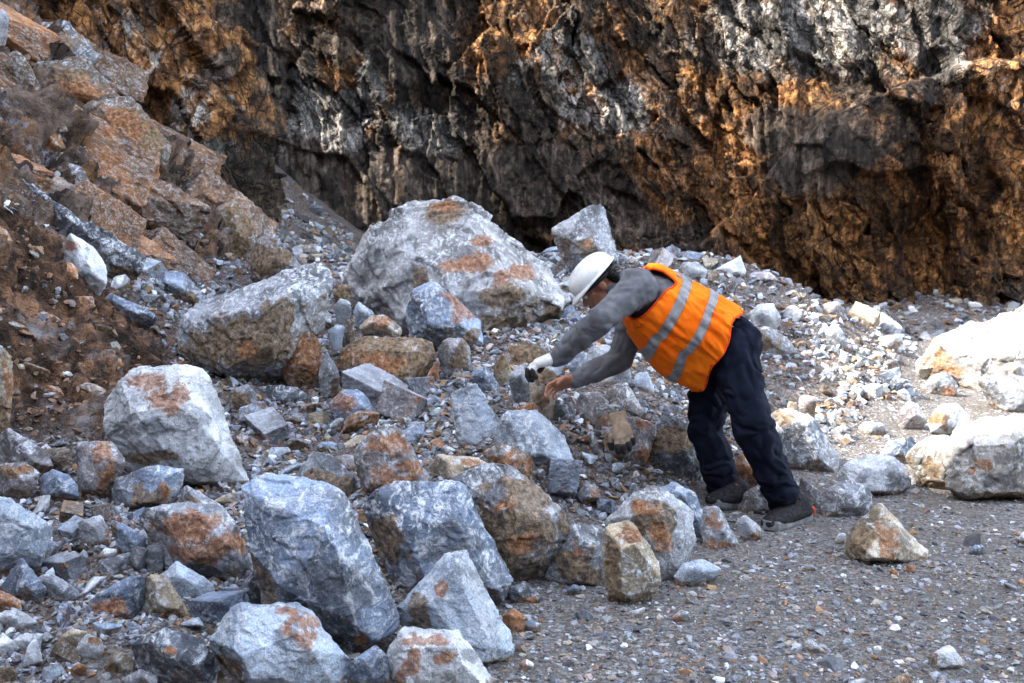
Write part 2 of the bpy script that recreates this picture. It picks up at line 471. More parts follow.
def cloth(name, c, c2, scale=9, weave=900, rough=0.9, bump=0.25, sheen=0.0):
    t = NT(name); co = t.objco()
    n = t.noise(co, scale, 5, 0.6)
    col = t.mix(t.ramp(n, 0.35, 0.68), c, c2)
    wn = t.noise(co, weave, 2, 0.5)
    col = t.mix(1.0, col, t.grey(t.ramp(wn, 0.3, 0.7, 0.85, 1.12)), 'MULTIPLY')
    t.color(col)
    t.bump(t.math('ADD', t.noise(co, scale * 4, 4, 0.6), t.math('MULTIPLY', wn, 0.25)), bump, 0.006)
    t.b.inputs["Roughness"].default_value = rough
    t.b.inputs["Sheen Weight"].default_value = sheen
    t.b.inputs["Specular IOR Level"].default_value = 0.12
    return t.m
M_SWEATER = cloth("grey_knit", (0.105, 0.108, 0.118), (0.165, 0.168, 0.18), 14)
M_TROUSER = cloth("navy_cotton", (0.0042, 0.006, 0.014), (0.010, 0.013, 0.026), 11)
M_VEST = cloth("hi_vis_orange", (1.0, 0.15, 0.004), (1.0, 0.22, 0.008), 5, 700, 0.75, 0.15)
M_BAND = cloth("reflective_tape", (0.20, 0.20, 0.205), (0.31, 0.31, 0.32), 22, 1200, 0.45, 0.1)
M_PIPING = cloth("orange_piping", (0.75, 0.06, 0.008), (0.85, 0.09, 0.01), 9)
M_GLOVE = cloth("glove_knit", (0.58, 0.56, 0.54), (0.74, 0.73, 0.72), 30)
M_GLOVE_DARK = cloth("glove_rubber", (0.022, 0.022, 0.024), (0.055, 0.052, 0.05), 40, 300, 0.6)
M_GLOVE_TAN = cloth("used_glove_knit", (0.27, 0.20, 0.14), (0.40, 0.31, 0.22), 26)
M_SHOE = cloth("shoe_mesh", (0.012, 0.012, 0.014), (0.035, 0.034, 0.036), 60, 600, 0.8)
M_SOLE = cloth("shoe_sole", (0.15, 0.15, 0.155), (0.26, 0.26, 0.265), 30, 300, 0.8)
M_SHOERED = cloth("shoe_red", (0.42, 0.06, 0.03), (0.55, 0.10, 0.05), 30, 300, 0.8)
M_HAIR = cloth("dark_hair", (0.008, 0.007, 0.006), (0.03, 0.026, 0.022), 120, 400, 0.7, 0.5)
def make_skin():
    t = NT("skin"); co = t.objco()
    n = t.noise(co, 30, 4, 0.6)
    t.color(t.mix(t.ramp(n, 0.35, 0.68), (0.32, 0.135, 0.08), (0.44, 0.21, 0.13)))
    t.b.inputs["Roughness"].default_value = 0.5
    t.b.inputs["Subsurface Weight"].default_value = 0.08
    t.b.inputs["Subsurface Radius"].default_value = (0.012, 0.004, 0.002)
    t.bump(t.noise(co, 260, 3), 0.25, 0.002)
    return t.m
M_SKIN = make_skin()
def make_helmet():
    t = NT("white_helmet_shell"); co = t.objco()
    n = t.noise(co, 20, 6, 0.7)
    n2 = t.noise(t.mapped(co, (30, 30, 160), rot=(.5, .3, .2)), 1.0, 5, 0.7)
    c = t.mix(t.ramp(n, 0.5, 0.72, 0, 0.6), (0.74, 0.75, 0.75), (0.46, 0.44, 0.40))
    t.color(t.mix(t.ramp(n2, 0.60, 0.66, 0, 0.45), c, (0.3, 0.28, 0.26)))
    t.b.inputs["Roughness"].default_value = 0.32; t.b.inputs["Specular IOR Level"].default_value = 0.5
    return t.m
M_HELMET = make_helmet()
def plain(name, c, rough=0.6, c2=None):
    t = NT(name)
    n = t.noise(t.objco(), 40, 4, 0.6)
    t.color(t.mix(t.ramp(n, 0.35, 0.65), c, c2 or tuple(x * 0.7 for x in c)))
    t.b.inputs["Roughness"].default_value = rough
    return t.m
M_EYE = plain("eye_white", (0.7, 0.68, 0.64), 0.2)
M_IRIS = plain("iris", (0.02, 0.012, 0.008), 0.15)
M_LIP = plain("lip", (0.27, 0.09, 0.07), 0.5)
M_LENS = plain("amber_lens", (0.65, 0.30, 0.03), 0.15)
M_BLACK = plain("black_strap", (0.02, 0.02, 0.022), 0.6)
# ---------------------------------------------------------------- terrain: surveyed points (photo x, photo y, distance) -> heights
SURV = """530,683,3.45 520,610,4.08 620,605,4.15 700,565,4.6 760,540,4.95 850,500,5.58 915,480,6.0 935,440,7.0 925,385,9.2 905,345,11.5 860,318,12.6 940,318,12.6 1020,318,12.4 1080,318,12.4
800,640,3.82 1000,600,4.2 900,540,4.95 1024,520,5.25 1100,440,7.05 1080,380,9.5 700,640,3.82 1020,345,11.8 1100,683,3.47 960,342,12.0
600,560,4.75 560,480,5.05 540,420,5.45 540,390,5.8 640,440,5.6 640,400,6.1 650,370,6.7 750,420,6.6 800,400,7.2 830,350,8.4 760,320,8.7
700,290,9.1 740,266,9.8 820,301,9.9 875,327,10.4 850,440,6.5 800,460,6.1 690,480,5.55 740,500,5.5 700,330,8.0
500,360,6.6 600,310,7.9 600,262,9.3 450,345,7.3 400,390,6.5 330,410,6.2 300,440,5.75 250,480,5.1 420,450,5.4 350,500,4.65 450,520,4.6
200,560,4.1 100,480,4.9 50,430,5.35 0,500,4.6 0,560,4.0 100,620,3.62 300,650,3.5 0,683,3.25 400,683,3.38 -120,640,3.4 -120,540,4.2
150,432,5.6 40,422,5.35 170,335,6.9 100,292,6.7 0,205,6.4 0,300,5.75 90,380,5.8 160,400,5.95 -150,200,6.0 -150,330,5.4
200,272,8.6 240,232,10 150,205,9.0 100,152,9.0 0,105,8.3 60,60,9.6 0,0,9.6 150,130,10.2 -200,20,8.6 215,190,11.0 250,262,9.3 320,290,8.6"""
pts = []
for tok in SURV.split():
    a, b, c = map(float, tok.split(","))
    pts.append(at(a, b, c))
for x, y, z in [(-1.2, 12.6, .5), (0.5, 12.8, .3), (2.4, 12.6, .2), (6, 11, 0), (8, 13, .2), (-1, 14.5, .5), (1.5, 14.5, .3),
                (0, 2.2, 0), (2, 2.2, 0), (4, 3, 0), (6, 5, 0), (7, 8, 0), (-2, 2.2, .1), (-4, 2.6, .5), (-5, 5, 1.6), (-6, 8, 3.2), (-6.5, 11, 4.2), (-3.6, 12.5, 2.4), (-5, 13, 3.6),
                (-2.0, 10.8, 1.0), (-1.6, 9.8, .9)]:
    pts.append(np.array([x, y, z]))
pts = np.array(pts)
def _U(r2): return r2 * np.log(r2 + 1e-9) * 0.5
def _solve():
    n = len(pts); X = pts[:, :2]
    d2 = ((X[:, None] - X[None]) ** 2).sum(2)
    A = np.zeros((n + 3, n + 3)); A[:n, :n] = _U(d2) + np.eye(n) * 0.02
    A[:n, n] = 1; A[:n, n + 1:] = X; A[n, :n] = 1; A[n + 1:, :n] = X.T
    return np.linalg.solve(A, np.concatenate([pts[:, 2], np.zeros(3)]))
_w = _solve()
def H0(x, y):
    x = np.atleast_1d(np.asarray(x, float)); y = np.atleast_1d(np.asarray(y, float))
    o = np.empty(len(x))
    for i in range(0, len(x), 60000):
        xx, yy = x[i:i + 60000], y[i:i + 60000]
        d2 = (xx[:, None] - pts[:, 0]) ** 2 + (yy[:, None] - pts[:, 1]) ** 2
        o[i:i + 60000] = _U(d2) @ _w[:-3] + _w[-3] + _w[-2] * xx + _w[-1] * yy
    far = sstep(7.5, 11, np.abs(x - 0)) + sstep(15.5, 18, y) + sstep(1.5, 0, y)
    far = np.clip(far, 0, 1)
    o = o * (1 - far)
    # soft floor at the gravel level
    return np.where(o < 0.06, 0.06 * np.exp((o - 0.06) / 0.06), o)
BANK = [(-60, 180), (0, 195), (60, 235), (110, 290), (165, 330), (185, 385), (165, 425), (100, 440), (30, 432), (-60, 445)]
ROCKY = [(-80, -60), (235, -60), (235, 195), (255, 255), (205, 268), (150, 268), (100, 250), (50, 215), (0, 190), (-80, 170)]
def inpoly(px, py, poly):
    r = np.zeros(len(px), bool); n = len(poly); j = n - 1
    for i in range(n):
        xi, yi = poly[i]; xj, yj = poly[j]
        c = ((yi > py) != (yj > py)) & (px < (xj - xi) * (py - yi) / (yj - yi + 1e-9) + xi)
        r ^= c; j = i
    return r
def softpoly(px, py, poly, wd=9):
    n = 9; acc = np.zeros(len(px))
    for k in range(n):
        a = 2 * math.pi * k / n
        acc += inpoly(px + wd * math.cos(a), py + wd * math.sin(a), poly)
    return acc / n
def ground_zones(x, y, h):
    P = np.stack([x, y, h], 1)
    wob = fbm(P * 1.6, 3, 5) * 16
    px, py = proj(P)
    px = px + wob; py = py + wob * 0.7
    bank = softpoly(px, py, BANK) * (y > 4.2)
    rocky = softpoly(px, py, ROCKY) * (y > 4.2)
    rub = sstep(0.05, 0.16, h + fbm(P * 2.5, 3, 9) * 0.05)
    return bank, rocky, rub
def ground_height(x, y):
    h = H0(x, y)
    P = np.stack([x, y, h], 1)
    bank, rocky, rub = ground_zones(x, y, h)
    h = h + fbm(P * 1.1, 2, 31) * 0.03 * (0.3 + rub)
    h = h + fbm(P * 7, 3, 21) * (0.006 + 0.022 * rub)
    h = h + bank * fbm(P * 1.6, 3, 41, 0.5) * 0.12
    return h, bank, rocky, rub
xs = np.concatenate([-np.geomspace(5.6, 140, 26)[::-1], np.arange(-5.5, -1.4, 0.0135), np.arange(-1.4, 5.5, 0.025), np.geomspace(5.6, 140, 26)])
ys = np.concatenate([-np.geomspace(0.5, 140, 24)[::-1], np.arange(-0.3, 2.7, 0.15), np.arange(2.7, 6.4, 0.022), np.arange(6.4, 11.8, 0.015), np.arange(11.8, 13.6, 0.025), np.arange(13.7, 17, 0.15), np.geomspace(17.4, 140, 20)])
gx, gy = np.meshgrid(xs, ys)
gh, gbank, grock, grub = ground_height(gx.ravel(), gy.ravel())
nx, ny = len(xs), len(ys)
idx = np.arange(nx * ny).reshape(ny, nx)
F = np.stack([idx[:-1, :-1], idx[:-1, 1:], idx[1:, 1:], idx[1:, :-1]], 2).reshape(-1, 4)
GV = np.stack([gx.ravel(), gy.ravel(), gh], 1)
hs0 = H0(gx.ravel(), gy.ravel()).reshape(ny, nx)
dzy, dzx = np.gradient(hs0, ys, xs)
GN = np.stack([-dzx.ravel(), -dzy.ravel() - 0.35, np.ones(nx * ny)], 1); GN /= np.linalg.norm(GN, axis=1)[:, None]
gcell = np.full(nx * ny, 0.5)
mk = np.nonzero((grock > 0.01) | (gbank > 0.01))[0]
Pm = GV[mk]
wv = np.stack([fbm(Pm * 1.1 + k * 9, 3, 160 + k) for k in range(3)], 1) * 0.25
A = Pm + wv; A[:, 0] += 0.35 * A[:, 2]
v1, r1 = facet(A * 1.5 + 3.3, 51); v2, r2 = facet(A * 3.6 + 1.3, 52); v3, r3 = facet(A * 8 + 2.3, 53); v4, r4 = facet(A * 18 + 2.3, 54)
dr = v1 * 0.20 + v2 * 0.14 + v3 * 0.075 + v4 * 0.035
db = v2 * 0.03 + v3 * 0.015 + fbm(Pm * 3.5, 5, 91, .62) * 0.10 + fbm(Pm * 12, 5, 92, .7) * 0.055 + v4 * 0.02
GV[mk] += GN[mk] * (grock[mk] * dr + gbank[mk] * (1 - grock[mk]) * db)[:, None]
gcell[mk] = 0.45 * r2 + 0.35 * r3 + 0.2 * r4
me = mesh_arrays("ground", GV, F)
attr_color(me, "zone", np.stack([grub, gbank, grock, np.zeros_like(grub)], 1))
attr_float(me, "cellr", gcell)
tag(link("ground", me, M_GROUND), kind="structure")
gh = gh.copy(); gh[mk] = gh[mk] + (grock[mk] * dr * 0.6 + gbank[mk] * db * 0.6)
GH = gh.reshape(ny, nx)
def Hg(x, y):
    x = np.atleast_1d(np.asarray(x, float)); y = np.atleast_1d(np.asarray(y, float))
    i = np.clip(np.searchsorted(xs, x) - 1, 0, nx - 2); j = np.clip(np.searchsorted(ys, y) - 1, 0, ny - 2)
    fx = np.clip((x - xs[i]) / (xs[i + 1] - xs[i]), 0, 1); fy = np.clip((y - ys[j]) / (ys[j + 1] - ys[j]), 0, 1)
    return (GH[j, i] * (1 - fx) + GH[j, i + 1] * fx) * (1 - fy) + (GH[j + 1, i] * (1 - fx) + GH[j + 1, i + 1] * fx) * fy
_YS = np.arange(2.6, 14.5, 0.015)
def ground_ray(px, py):
    P = np.array([at(px, py, Y) for Y in _YS])
    hit = np.nonzero(P[:, 2] < Hg(P[:, 0], P[:, 1]))[0]
    return _YS[hit[0]] if len(hit) else 14.0

# ---------------------------------------------------------------- cliffs
def blob(px, py, lst):
    o = np.zeros(len(px))
    for cx, cy, rx, ry, a in lst:
        d = np.sqrt(((px - cx) / rx) ** 2 + ((py - cy) / ry) ** 2)
        o = np.maximum(o, a * sstep(1.35, 0.45, d))
    return o
def sheet(name, path, z0, z1, du, dz, seed, disp, zones, kind="structure", over=14):
    path = np.array(path, float)
    seg = np.linalg.norm(np.diff(path[:, :2], axis=0), axis=1); cum = np.concatenate([[0], np.cumsum(seg)])
    U = np.arange(0, cum[-1], du); Z = np.concatenate([np.arange(z0, z1, dz), np.arange(z1, z1 + over, 0.25)])
    bx = np.interp(U, cum, path[:, 0]); by = np.interp(U, cum, path[:, 1])
    k = max(1, int(0.5 / du)); ker = np.ones(2 * k + 1) / (2 * k + 1)
    bx = np.convolve(np.pad(bx, k, 'edge'), ker, 'valid'); by = np.convolve(np.pad(by, k, 'edge'), ker, 'valid')
    tx, ty = np.gradient(bx), np.gradient(by); L = np.hypot(tx, ty); nx_, ny_ = ty / L, -tx / L
    UU, ZZ = np.meshgrid(np.arange(len(U)), Z)
    u = UU.ravel(); z = ZZ.ravel()
    P = np.stack([bx[u], by[u], z], 1); N = np.stack([nx_[u], ny_[u], np.zeros(len(u))], 1)
    d, cell = disp(P, seed)
    V = P + N * d[:, None]
    nu, nz = len(U), len(Z)
    idx = np.arange(nu * nz).reshape(nz, nu)
    F = np.stack([idx[:-1, :-1], idx[:-1, 1:], idx[1:, 1:], idx[1:, :-1]], 2).reshape(-1, 4)
    me = mesh_arrays(name, V, F)
    px, py = proj(P)
    wob = fbm(P * 1.3, 4, 77) * 26
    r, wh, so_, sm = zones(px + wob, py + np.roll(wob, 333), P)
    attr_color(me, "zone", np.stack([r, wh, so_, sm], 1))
    attr_float(me, "cellr", cell); attr_float(me, "cavity", np.zeros(len(V)))
    return tag(link(name, me, M_CLIFF), kind=kind)

DC = 14.3
LEDGE = np.array([(640, 262), (700, 235), (735, 200), (770, 150), (800, 122), (850, 98), (905, 78), (960, 72), (1100, 50)], float)
LX = (LEDGE[:, 0] - 512) / FPX * DC; LZ = np.array([at(a, b, DC)[2] for a, b in LEDGE])
def cliff_disp(P, seed):
    wv = np.stack([fbm(P * 0.9 + k * 9, 3, seed + 60 + k) for k in range(3)], 1) * 0.22
    Q = P + wv
    A = Q * np.array([1.0, 1.0, 0.45])
    # shear the joints so blocks lean
    A[:, 0] += 0.35 * P[:, 2]
    v1, r1 = facet(A * 0.85 + 5, seed); v2, r2 = facet(A * 2.3 + 1, seed + 1); v3, r3 = facet(A * 5.5, seed + 2); v4, r4 = facet(A * 13, seed + 3)
    px, py = proj(P)
    sm = smooth_zone(px, py)
    d = v1 * 0.34 + (v2 * 0.21 + v3 * 0.10 + v4 * 0.04) * (1 - 0.75 * sm)
    d += fbm(P * np.array([7, 7, 0.5]), 4, seed + 9) * (0.055 + 0.03 * sm)
    d += fbm(P * 16, 3, seed + 11, .6) * 0.015
    lz = np.interp(P[:, 0], LX, LZ, left=-9)
    s = lz - P[:, 2] + fbm(P * 2, 2, 8) * 0.08
    on = sstep(1.2, 1.9, P[:, 0])
    d += on * 0.34 * sstep(-0.03, 0.05, s) * sstep(1.9, 0.2, s)
    # recess at the far left, behind the outcrop
    d += -0.25 * sstep(-1.2, -2.6, P[:, 0])
    # lower undercut to the right
    d += -0.3 * sstep(2.8, 4.2, P[:, 0]) * sstep(1.6, 0.7, P[:, 2])
    return d, 0.45 * r2 + 0.35 * r3 + 0.2 * r4
def smooth_zone(px, py):
    return np.clip(blob(px, py, [(300, 205, 110, 70, 1), (455, 185, 150, 45, .9), (245, 60, 45, 90, .8), (825, 150, 80, 45, 1), (760, 130, 50, 30, .7), (640, 215, 60, 40, .6), (400, 40, 70, 60, .6)]), 0, 1)
def cliff_zones(px, py, P):
    rust = np.maximum(0.34, blob(px, py, [(345, 95, 50, 50, 1.05), (500, 40, 80, 60, .75), (600, 60, 70, 60, .75), (690, 120, 75, 90, .7), (890, 240, 190, 90, .95), (965, 150, 70, 90, .8), (740, 130, 70, 80, .7),  # first blob paints a sunlit orange patch, the others are rust
                         (650, 190, 60, 60, .5), (800, 100, 60, 40, .6), (555, 220, 25, 60, .6), (920, 55, 30, 20, .9), (1010, 60, 40, 90, .7), (720, 230, 60, 60, .7), (400, 90, 30, 40, .4), (290, 240, 60, 45, .35)]))
    white = blob(px, py, [(292, 112, 42, 50, 1.1), (340, 120, 40, 44, 1.0), (365, 85, 25, 35, .75), (425, 130, 45, 28, .8), (380, 150, 40, 14, .55), (560, 65, 60, 45, .75), (605, 110, 60, 38, .85), (575, 115, 40, 40, .5),  # left and centre blobs also paint sunlit patches pale
                          (740, 30, 70, 50, .72), (830, 25, 80, 45, .85), (930, 35, 60, 40, .7), (660, 130, 40, 40, .45), (540, 20, 60, 30, .45), (990, 90, 30, 30, .5), (860, 165, 25, 15, .4)])
    dark_zone = blob(px, py, [(310, 200, 140, 68, .95), (470, 182, 150, 40, .9), (600, 210, 90, 40, .75), (245, 70, 40, 110, .9), (420, 40, 45, 70, .75), (825, 150, 70, 45, .8), (760, 125, 40, 25, .7), (680, 240, 60, 40, .6), (390, 210, 60, 60, .8), (665, 60, 25, 60, .5)])  # darker brown-grey zones of the wall
    return rust, white, dark_zone, smooth_zone(px, py)
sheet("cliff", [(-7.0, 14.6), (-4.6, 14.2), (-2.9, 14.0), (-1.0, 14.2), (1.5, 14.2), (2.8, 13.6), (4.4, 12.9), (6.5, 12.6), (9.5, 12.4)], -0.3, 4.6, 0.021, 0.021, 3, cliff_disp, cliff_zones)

def out_disp(P, seed):
    wv = np.stack([fbm(P * 1.1 + k * 9, 3, seed + 60 + k) for k in range(3)], 1) * 0.12
    A = (P + wv) * np.array([1.0, 1.0, 0.45]); A[:, 0] += 0.4 * P[:, 2]
    v1, r1 = facet(A * 1.0 + 5, seed); v2, r2 = facet(A * 2.6 + 1, seed + 1); v3, r3 = facet(A * 6.5, seed + 2); v4, r4 = facet(A * 15, seed + 3)
    d = v1 * 0.5 + v2 * 0.20 + v3 * 0.07 + v4 * 0.018 + fbm(P * 12, 4, seed + 9, .6) * 0.018
    return d, 0.45 * r2 + 0.35 * r3 + 0.2 * r4
def out_zones(px, py, P):
    rust = np.clip(blob(px, py, [(60, 10, 60, 40, 1.05), (120, 20, 60, 40, .9), (175, 75, 70, 70, 1.05), (130, 60, 50, 50, .85), (200, 60, 45, 60, .8), (190, 150, 50, 60, .7), (95, 10, 40, 30, 1.0)]), 0.30, 0.85)
    white = blob(px, py, [(150, 40, 30, 30, .5), (120, 60, 60, 60, .55), (200, 90, 30, 40, .5), (90, 15, 40, 30, .45), (182, 120, 24, 30, .7), (190, 160, 24, 16, .75), (170, 30, 26, 20, .5), (210, 170, 14, 20, .5), (130, 90, 20, 20, .4)])
    dark_zone = blob(px, py, [(205, 60, 14, 30, .6), (150, 10, 8, 40, .6), (165, 190, 40, 30, .5)])
    return rust, white, dark_zone, np.zeros(len(px))
sheet("rock_outcrop", [(-8.5, 8.9), (-5.2, 9.9), (-4.2, 10.3), (-3.1, 10.55), (-2.62, 10.75), (-2.62, 11.4), (-3.1, 12.0), (-4.6, 12.4)], 0.2, 4.6, 0.02, 0.02, 23, out_disp, out_zones, over=0.3)

# unseen wall added on the left, crest shaped to cast the pit's shade edges
def shade_wall():
    prof = [(-30, 15), (-4, 15.5), (0.2, 13.6), (1.5, 12.6), (2.1, 9.9), (3.2, 9.7), (4.6, 10.4), (5.5, 10.7), (6.4, 11.1), (7.3, 11.4), (7.8, 14.3), (8.4, 15.2), (9.2, 14.1), (9.9, 13.0), (10.8, 11.7), (11.1, 10.7), (11.4, 9.9), (11.75, 8.6), (12.0, 7.2), (12.3, 6.5), (12.42, 9.5), (12.6, 12), (14, 12), (18, 12)]
    prof = np.array(prof); Y = np.arange(-30, 18, 0.15); top = np.interp(Y, prof[:, 0], prof[:, 1])
    top = top + fbm(np.stack([Y, Y * 0, Y * 0], 1) * 1.3, 4, 4) * 0.35
    T = np.linspace(0, 1, 60)
    YY, TT = np.meshgrid(Y, T); P = np.stack([-9 - 1.2 * (1 - TT.ravel()) * 0 + 0 * YY.ravel(), YY.ravel(), (TT * top[None]).ravel() - 0.3], 1)
    v1, r1 = facet(P * 0.5, 9); v2, r2 = facet(P * 1.5, 10)
    V = P.copy(); V[:, 0] += (v1 * 0.5 + v2 * 0.25) * np.minimum(1, (1 - TT.ravel()) * 6) + 0.8 * (1 - TT.ravel())
    ny_, nt_ = len(Y), len(T)
    B = V.copy(); B[:, 0] = -13 - 2 * (1 - TT.ravel())
    idx = np.arange(ny_ * nt_).reshape(nt_, ny_)
    F = np.stack([idx[:-1, :-1], idx[:-1, 1:], idx[1:, 1:], idx[1:, :-1]], 2).reshape(-1, 4)
    F2 = F[:, ::-1] + len(V)
    capf = np.stack([idx[-1, :-1], idx[-1, 1:], idx[-1, 1:] + len(V), idx[-1, :-1] + len(V)], 1)
    e0 = np.stack([idx[:-1, 0], idx[1:, 0], idx[1:, 0] + len(V), idx[:-1, 0] + len(V)], 1)
    e1 = np.stack([idx[:-1, -1], idx[1:, -1], idx[1:, -1] + len(V), idx[:-1, -1] + len(V)], 1)
    me = mesh_arrays("shade_wall", np.vstack([V, B]), np.vstack([F, F2, capf, e0, e1]))
    n = len(V) * 2
    z = np.zeros((n, 4)); z[:, 0] = 0.5; z[:, 1] = 0.35
    attr_color(me, "zone", z); attr_float(me, "cellr", np.concatenate([r2, r2])); attr_float(me, "cavity", np.zeros(n))
    tag(link("shade_wall", me, M_CLIFF), kind="structure")
shade_wall()
def rear_disp(P, seed):
    v1, r1 = facet(P * 0.5, seed); v2, r2 = facet(P * 1.5, seed + 1)
    return v1 * 0.6 + v2 * 0.25, r2
sheet("shade_wall", [(24, -6.5), (14, -9), (2, -10), (-8.5, -9)], -0.3, 5.0, 0.2, 0.2, 41, rear_disp, lambda px, py, P: (np.full(len(px), .6), np.full(len(px), .4), np.zeros(len(px)), np.zeros(len(px))), over=5.5)  # unseen wall added behind the camera to cut frontal sky light
# ---------------------------------------------------------------- individual rocks
TINT = dict(blue=(.165, .21, .29), pale=(.34, .40, .48), white=(.56, .58, .61), sunlit=(.35, .325, .29), stained=(.30, .295, .30), grey=(.205, .215, .24), dark=(.075, .083, .10), tan=(.34, .275, .19),
            brown=(.145, .10, .064), rust=(.25, .125, .058), mauve=(.215, .195, .20), brightgrey=(.40, .42, .455))
ROCKS = []
REFS = []
def P2(s): return [tuple(map(float, q.split(","))) for q in s.split()]
def R(kind, label, tint, outline, front="", spots="", Y=None, ref=None, thick=0.8, rough=1.0, group=None, veins=0.3, lift=0.0, dust_light=1.0, thr=27):
    ROCKS.append(dict(kind=kind, label=label, tint=TINT[tint], out=P2(outline), front=P2(front) if front else [], spots=[tuple([q.split(",")[0]] + list(map(float, q.split(",")[1:]))) for q in spots.split()],
                      Y=Y, ref=ref, thick=thick, rough=rough, group=group, veins=veins, dust_light=dust_light, thr=thr))
# --- big boulders of the middle and back
R("boulder", "huge pale boulder with orange stains, the largest rock on top of the pile", "stained",
  "338,278 350,262 362,240 372,228 388,215 405,206 425,198 445,194 465,198 482,210 500,228 520,242 545,262 562,282 571,300 565,320 545,335 515,342 480,347 430,347 400,332 388,316 362,302",
  "388,240,.10 385,290,.16 402,250,.17 398,300,.22 425,225,.07 462,228,.09 500,262,.18 480,296,.32 525,296,.30 562,304,.22 480,334,.3 440,292,.3 410,330,.25",
  "r,485,240,14,7 r,442,208,20,7 r,527,271,13,9 r,470,262,30,12 s,505,292,26,10 s,420,290,8,26 r,505,275,14,8 r,430,300,8,12 s,440,215,34,10 d,455,250,22,10 d,415,262,10,26 d,470,300,20,12 s,520,326,50,15 s,555,318,16,14 w,430,250,40,30 w,520,280,40,14 d,372,262,14,22 d,475,265,18,10 d,380,300,16,8", Y=7.65, ref="the huge stained boulder", thick=.7, veins=.8, rough=1.5, thr=19)
R("boulder", "flat topped grey boulder with brown front face, left of the huge boulder", "grey",
  "176,335 180,322 200,308 230,290 262,274 300,269 325,268 336,282 326,300 316,325 302,345 290,366 266,380 230,378 200,368 180,355",
  "222,318,.25 292,292,.30 186,330,.12 265,345,.36 300,312,.22 225,366,.32 312,330,.1 330,290,.05", "s,235,345,56,24 s,280,325,20,24 r,245,350,12,8 w,250,298,46,13 w,300,290,20,14 d,215,338,16,10", Y=6.55, ref="the flat topped grey boulder", veins=.9)
R("boulder", "leaning grey blue rock with rusty right edge against the front of the huge boulder", "blue",
  "405,312 409,298 414,287 426,281 438,284 455,297 470,311 481,328 485,346 470,350 450,341 430,342 413,348 406,330",
  "420,302,.22 440,287,.08 462,326,.26 432,326,.3 449,314,.2 445,340,.25", "r,461,308,13,15 r,452,297,10,8 d,440,340,24,8 w,430,300,16,10 s,470,338,8,8", Y=7.0, ref="the leaning grey blue rock", veins=.7)
R("boulder", "squared brown boulder crusted with soil, under the leaning grey blue rock", "brown",
  "336,372 339,350 350,341 375,336 410,336 432,344 438,354 430,370 416,391 378,387 345,381", "358,352,.2 412,350,.25 408,382,.34 350,374,.28 380,385,.3", "s,385,362,55,30 r,375,365,30,14 w,395,350,20,6 d,345,365,10,14", Y=6.5, ref="the squared brown boulder", veins=.2)
R("boulder", "grey block perched on the crest right above the helmet", "grey",
  "550,232 560,222 584,209 600,206 608,219 615,243 619,262 605,268 582,262 560,247", "574,241,.24 601,226,.16 600,252,.26 572,226,.1 585,250,.3", "s,586,247,13,8 w,578,218,18,8 w,606,240,6,18 r,588,244,6,4", Y=8.9, ref="the block perched on the crest", veins=.8)
R("boulder", "large white boulder with a rusty patch on its rounded top, below the brown bank", "white",
  "104,426 106,402 117,384 140,367 178,363 203,373 214,391 225,420 238,455 250,484 246,494 215,494 186,488 160,468 125,434",
  "196,420,.33 128,402,.24 150,440,.34 203,470,.34 182,380,.10 160,378,.08 236,480,.2", "r,146,384,17,13 r,170,402,22,13 r,184,392,10,12 s,214,489,34,6 s,150,458,26,6 d,158,428,16,10 d,205,420,9,12", ref="the rust topped white boulder", veins=.4)
R("boulder", "tall blue grey boulder streaked white, tallest of the front rocks", "blue",
  "245,500 250,484 262,478 300,478 325,483 343,490 352,505 361,545 376,580 389,605 401,626 385,641 360,656 340,650 320,632 300,612 275,602 262,582 250,556 246,530",
  "268,498,.17 330,497,.2 257,556,.3 334,550,.40 280,590,.36 346,592,.34 352,560,.28 372,638,.28 300,522,.32 310,600,.4", "w,290,500,46,22 w,295,540,44,14 w,352,560,5,60 w,385,620,8,22 d,340,602,38,36 d,300,575,24,14 r,362,640,10,5", ref="the tall blue boulder", veins=.9)
R("boulder", "dark blue grey boulder with angular edges, right of the tall streaked boulder", "blue",
  "361,507 370,495 395,483 425,480 455,481 470,490 485,530 500,560 513,586 505,607 480,602 440,592 420,577 395,547 372,527",
  "402,527,.3 462,534,.34 418,500,.14 418,563,.40 476,545,.28 500,592,.28 440,520,.3 380,510,.12", "s,390,545,12,26 s,378,528,8,10 d,445,545,40,24 d,480,580,20,26 w,425,500,46,16 w,440,524,20,6 w,490,560,5,34", ref="the dark blue boulder", veins=.9)
R("boulder", "brown speckled boulder leaning against the dark blue boulder", "grey",
  "446,490 460,474 490,462 510,463 530,479 555,505 569,521 565,541 545,566 520,581 505,589 490,572 480,532 465,500",
  "500,474,.12 482,498,.24 540,520,.28 510,562,.36 508,512,.34 548,545,.24", "s,518,522,40,38 s,500,560,14,20 w,475,478,18,9 w,530,500,16,12 d,500,490,16,10 r,520,545,12,10 r,505,505,10,6", ref="the brown speckled boulder", veins=.7)
R("boulder", "pale triangular boulder with blunt top, in front of the dark blue boulder", "pale",
  "396,611 410,595 435,565 450,551 461,551 473,563 486,590 501,615 512,645 514,660 490,667 460,663 430,642 405,627",
  "455,570,.2 424,602,.28 470,602,.33 442,622,.36 496,645,.32 482,660,.4 448,590,.3", "s,500,664,18,4 s,420,610,10,20 r,440,588,5,8 w,460,640,20,14", ref="the pale triangular boulder", veins=.4)
R("boulder", "cream and orange boulder at the bottom edge, before the pale triangular boulder", "white",
  "383,672 391,642 401,630 436,628 461,632 471,645 486,668 497,700 440,712 388,705", "408,650,.28 452,646,.28 440,672,.38 472,672,.3 420,690,.4", "r,420,640,28,8 r,410,665,10,16 r,440,660,16,7 r,400,680,8,14 d,470,655,10,6", ref="the cream and orange boulder", veins=.6)
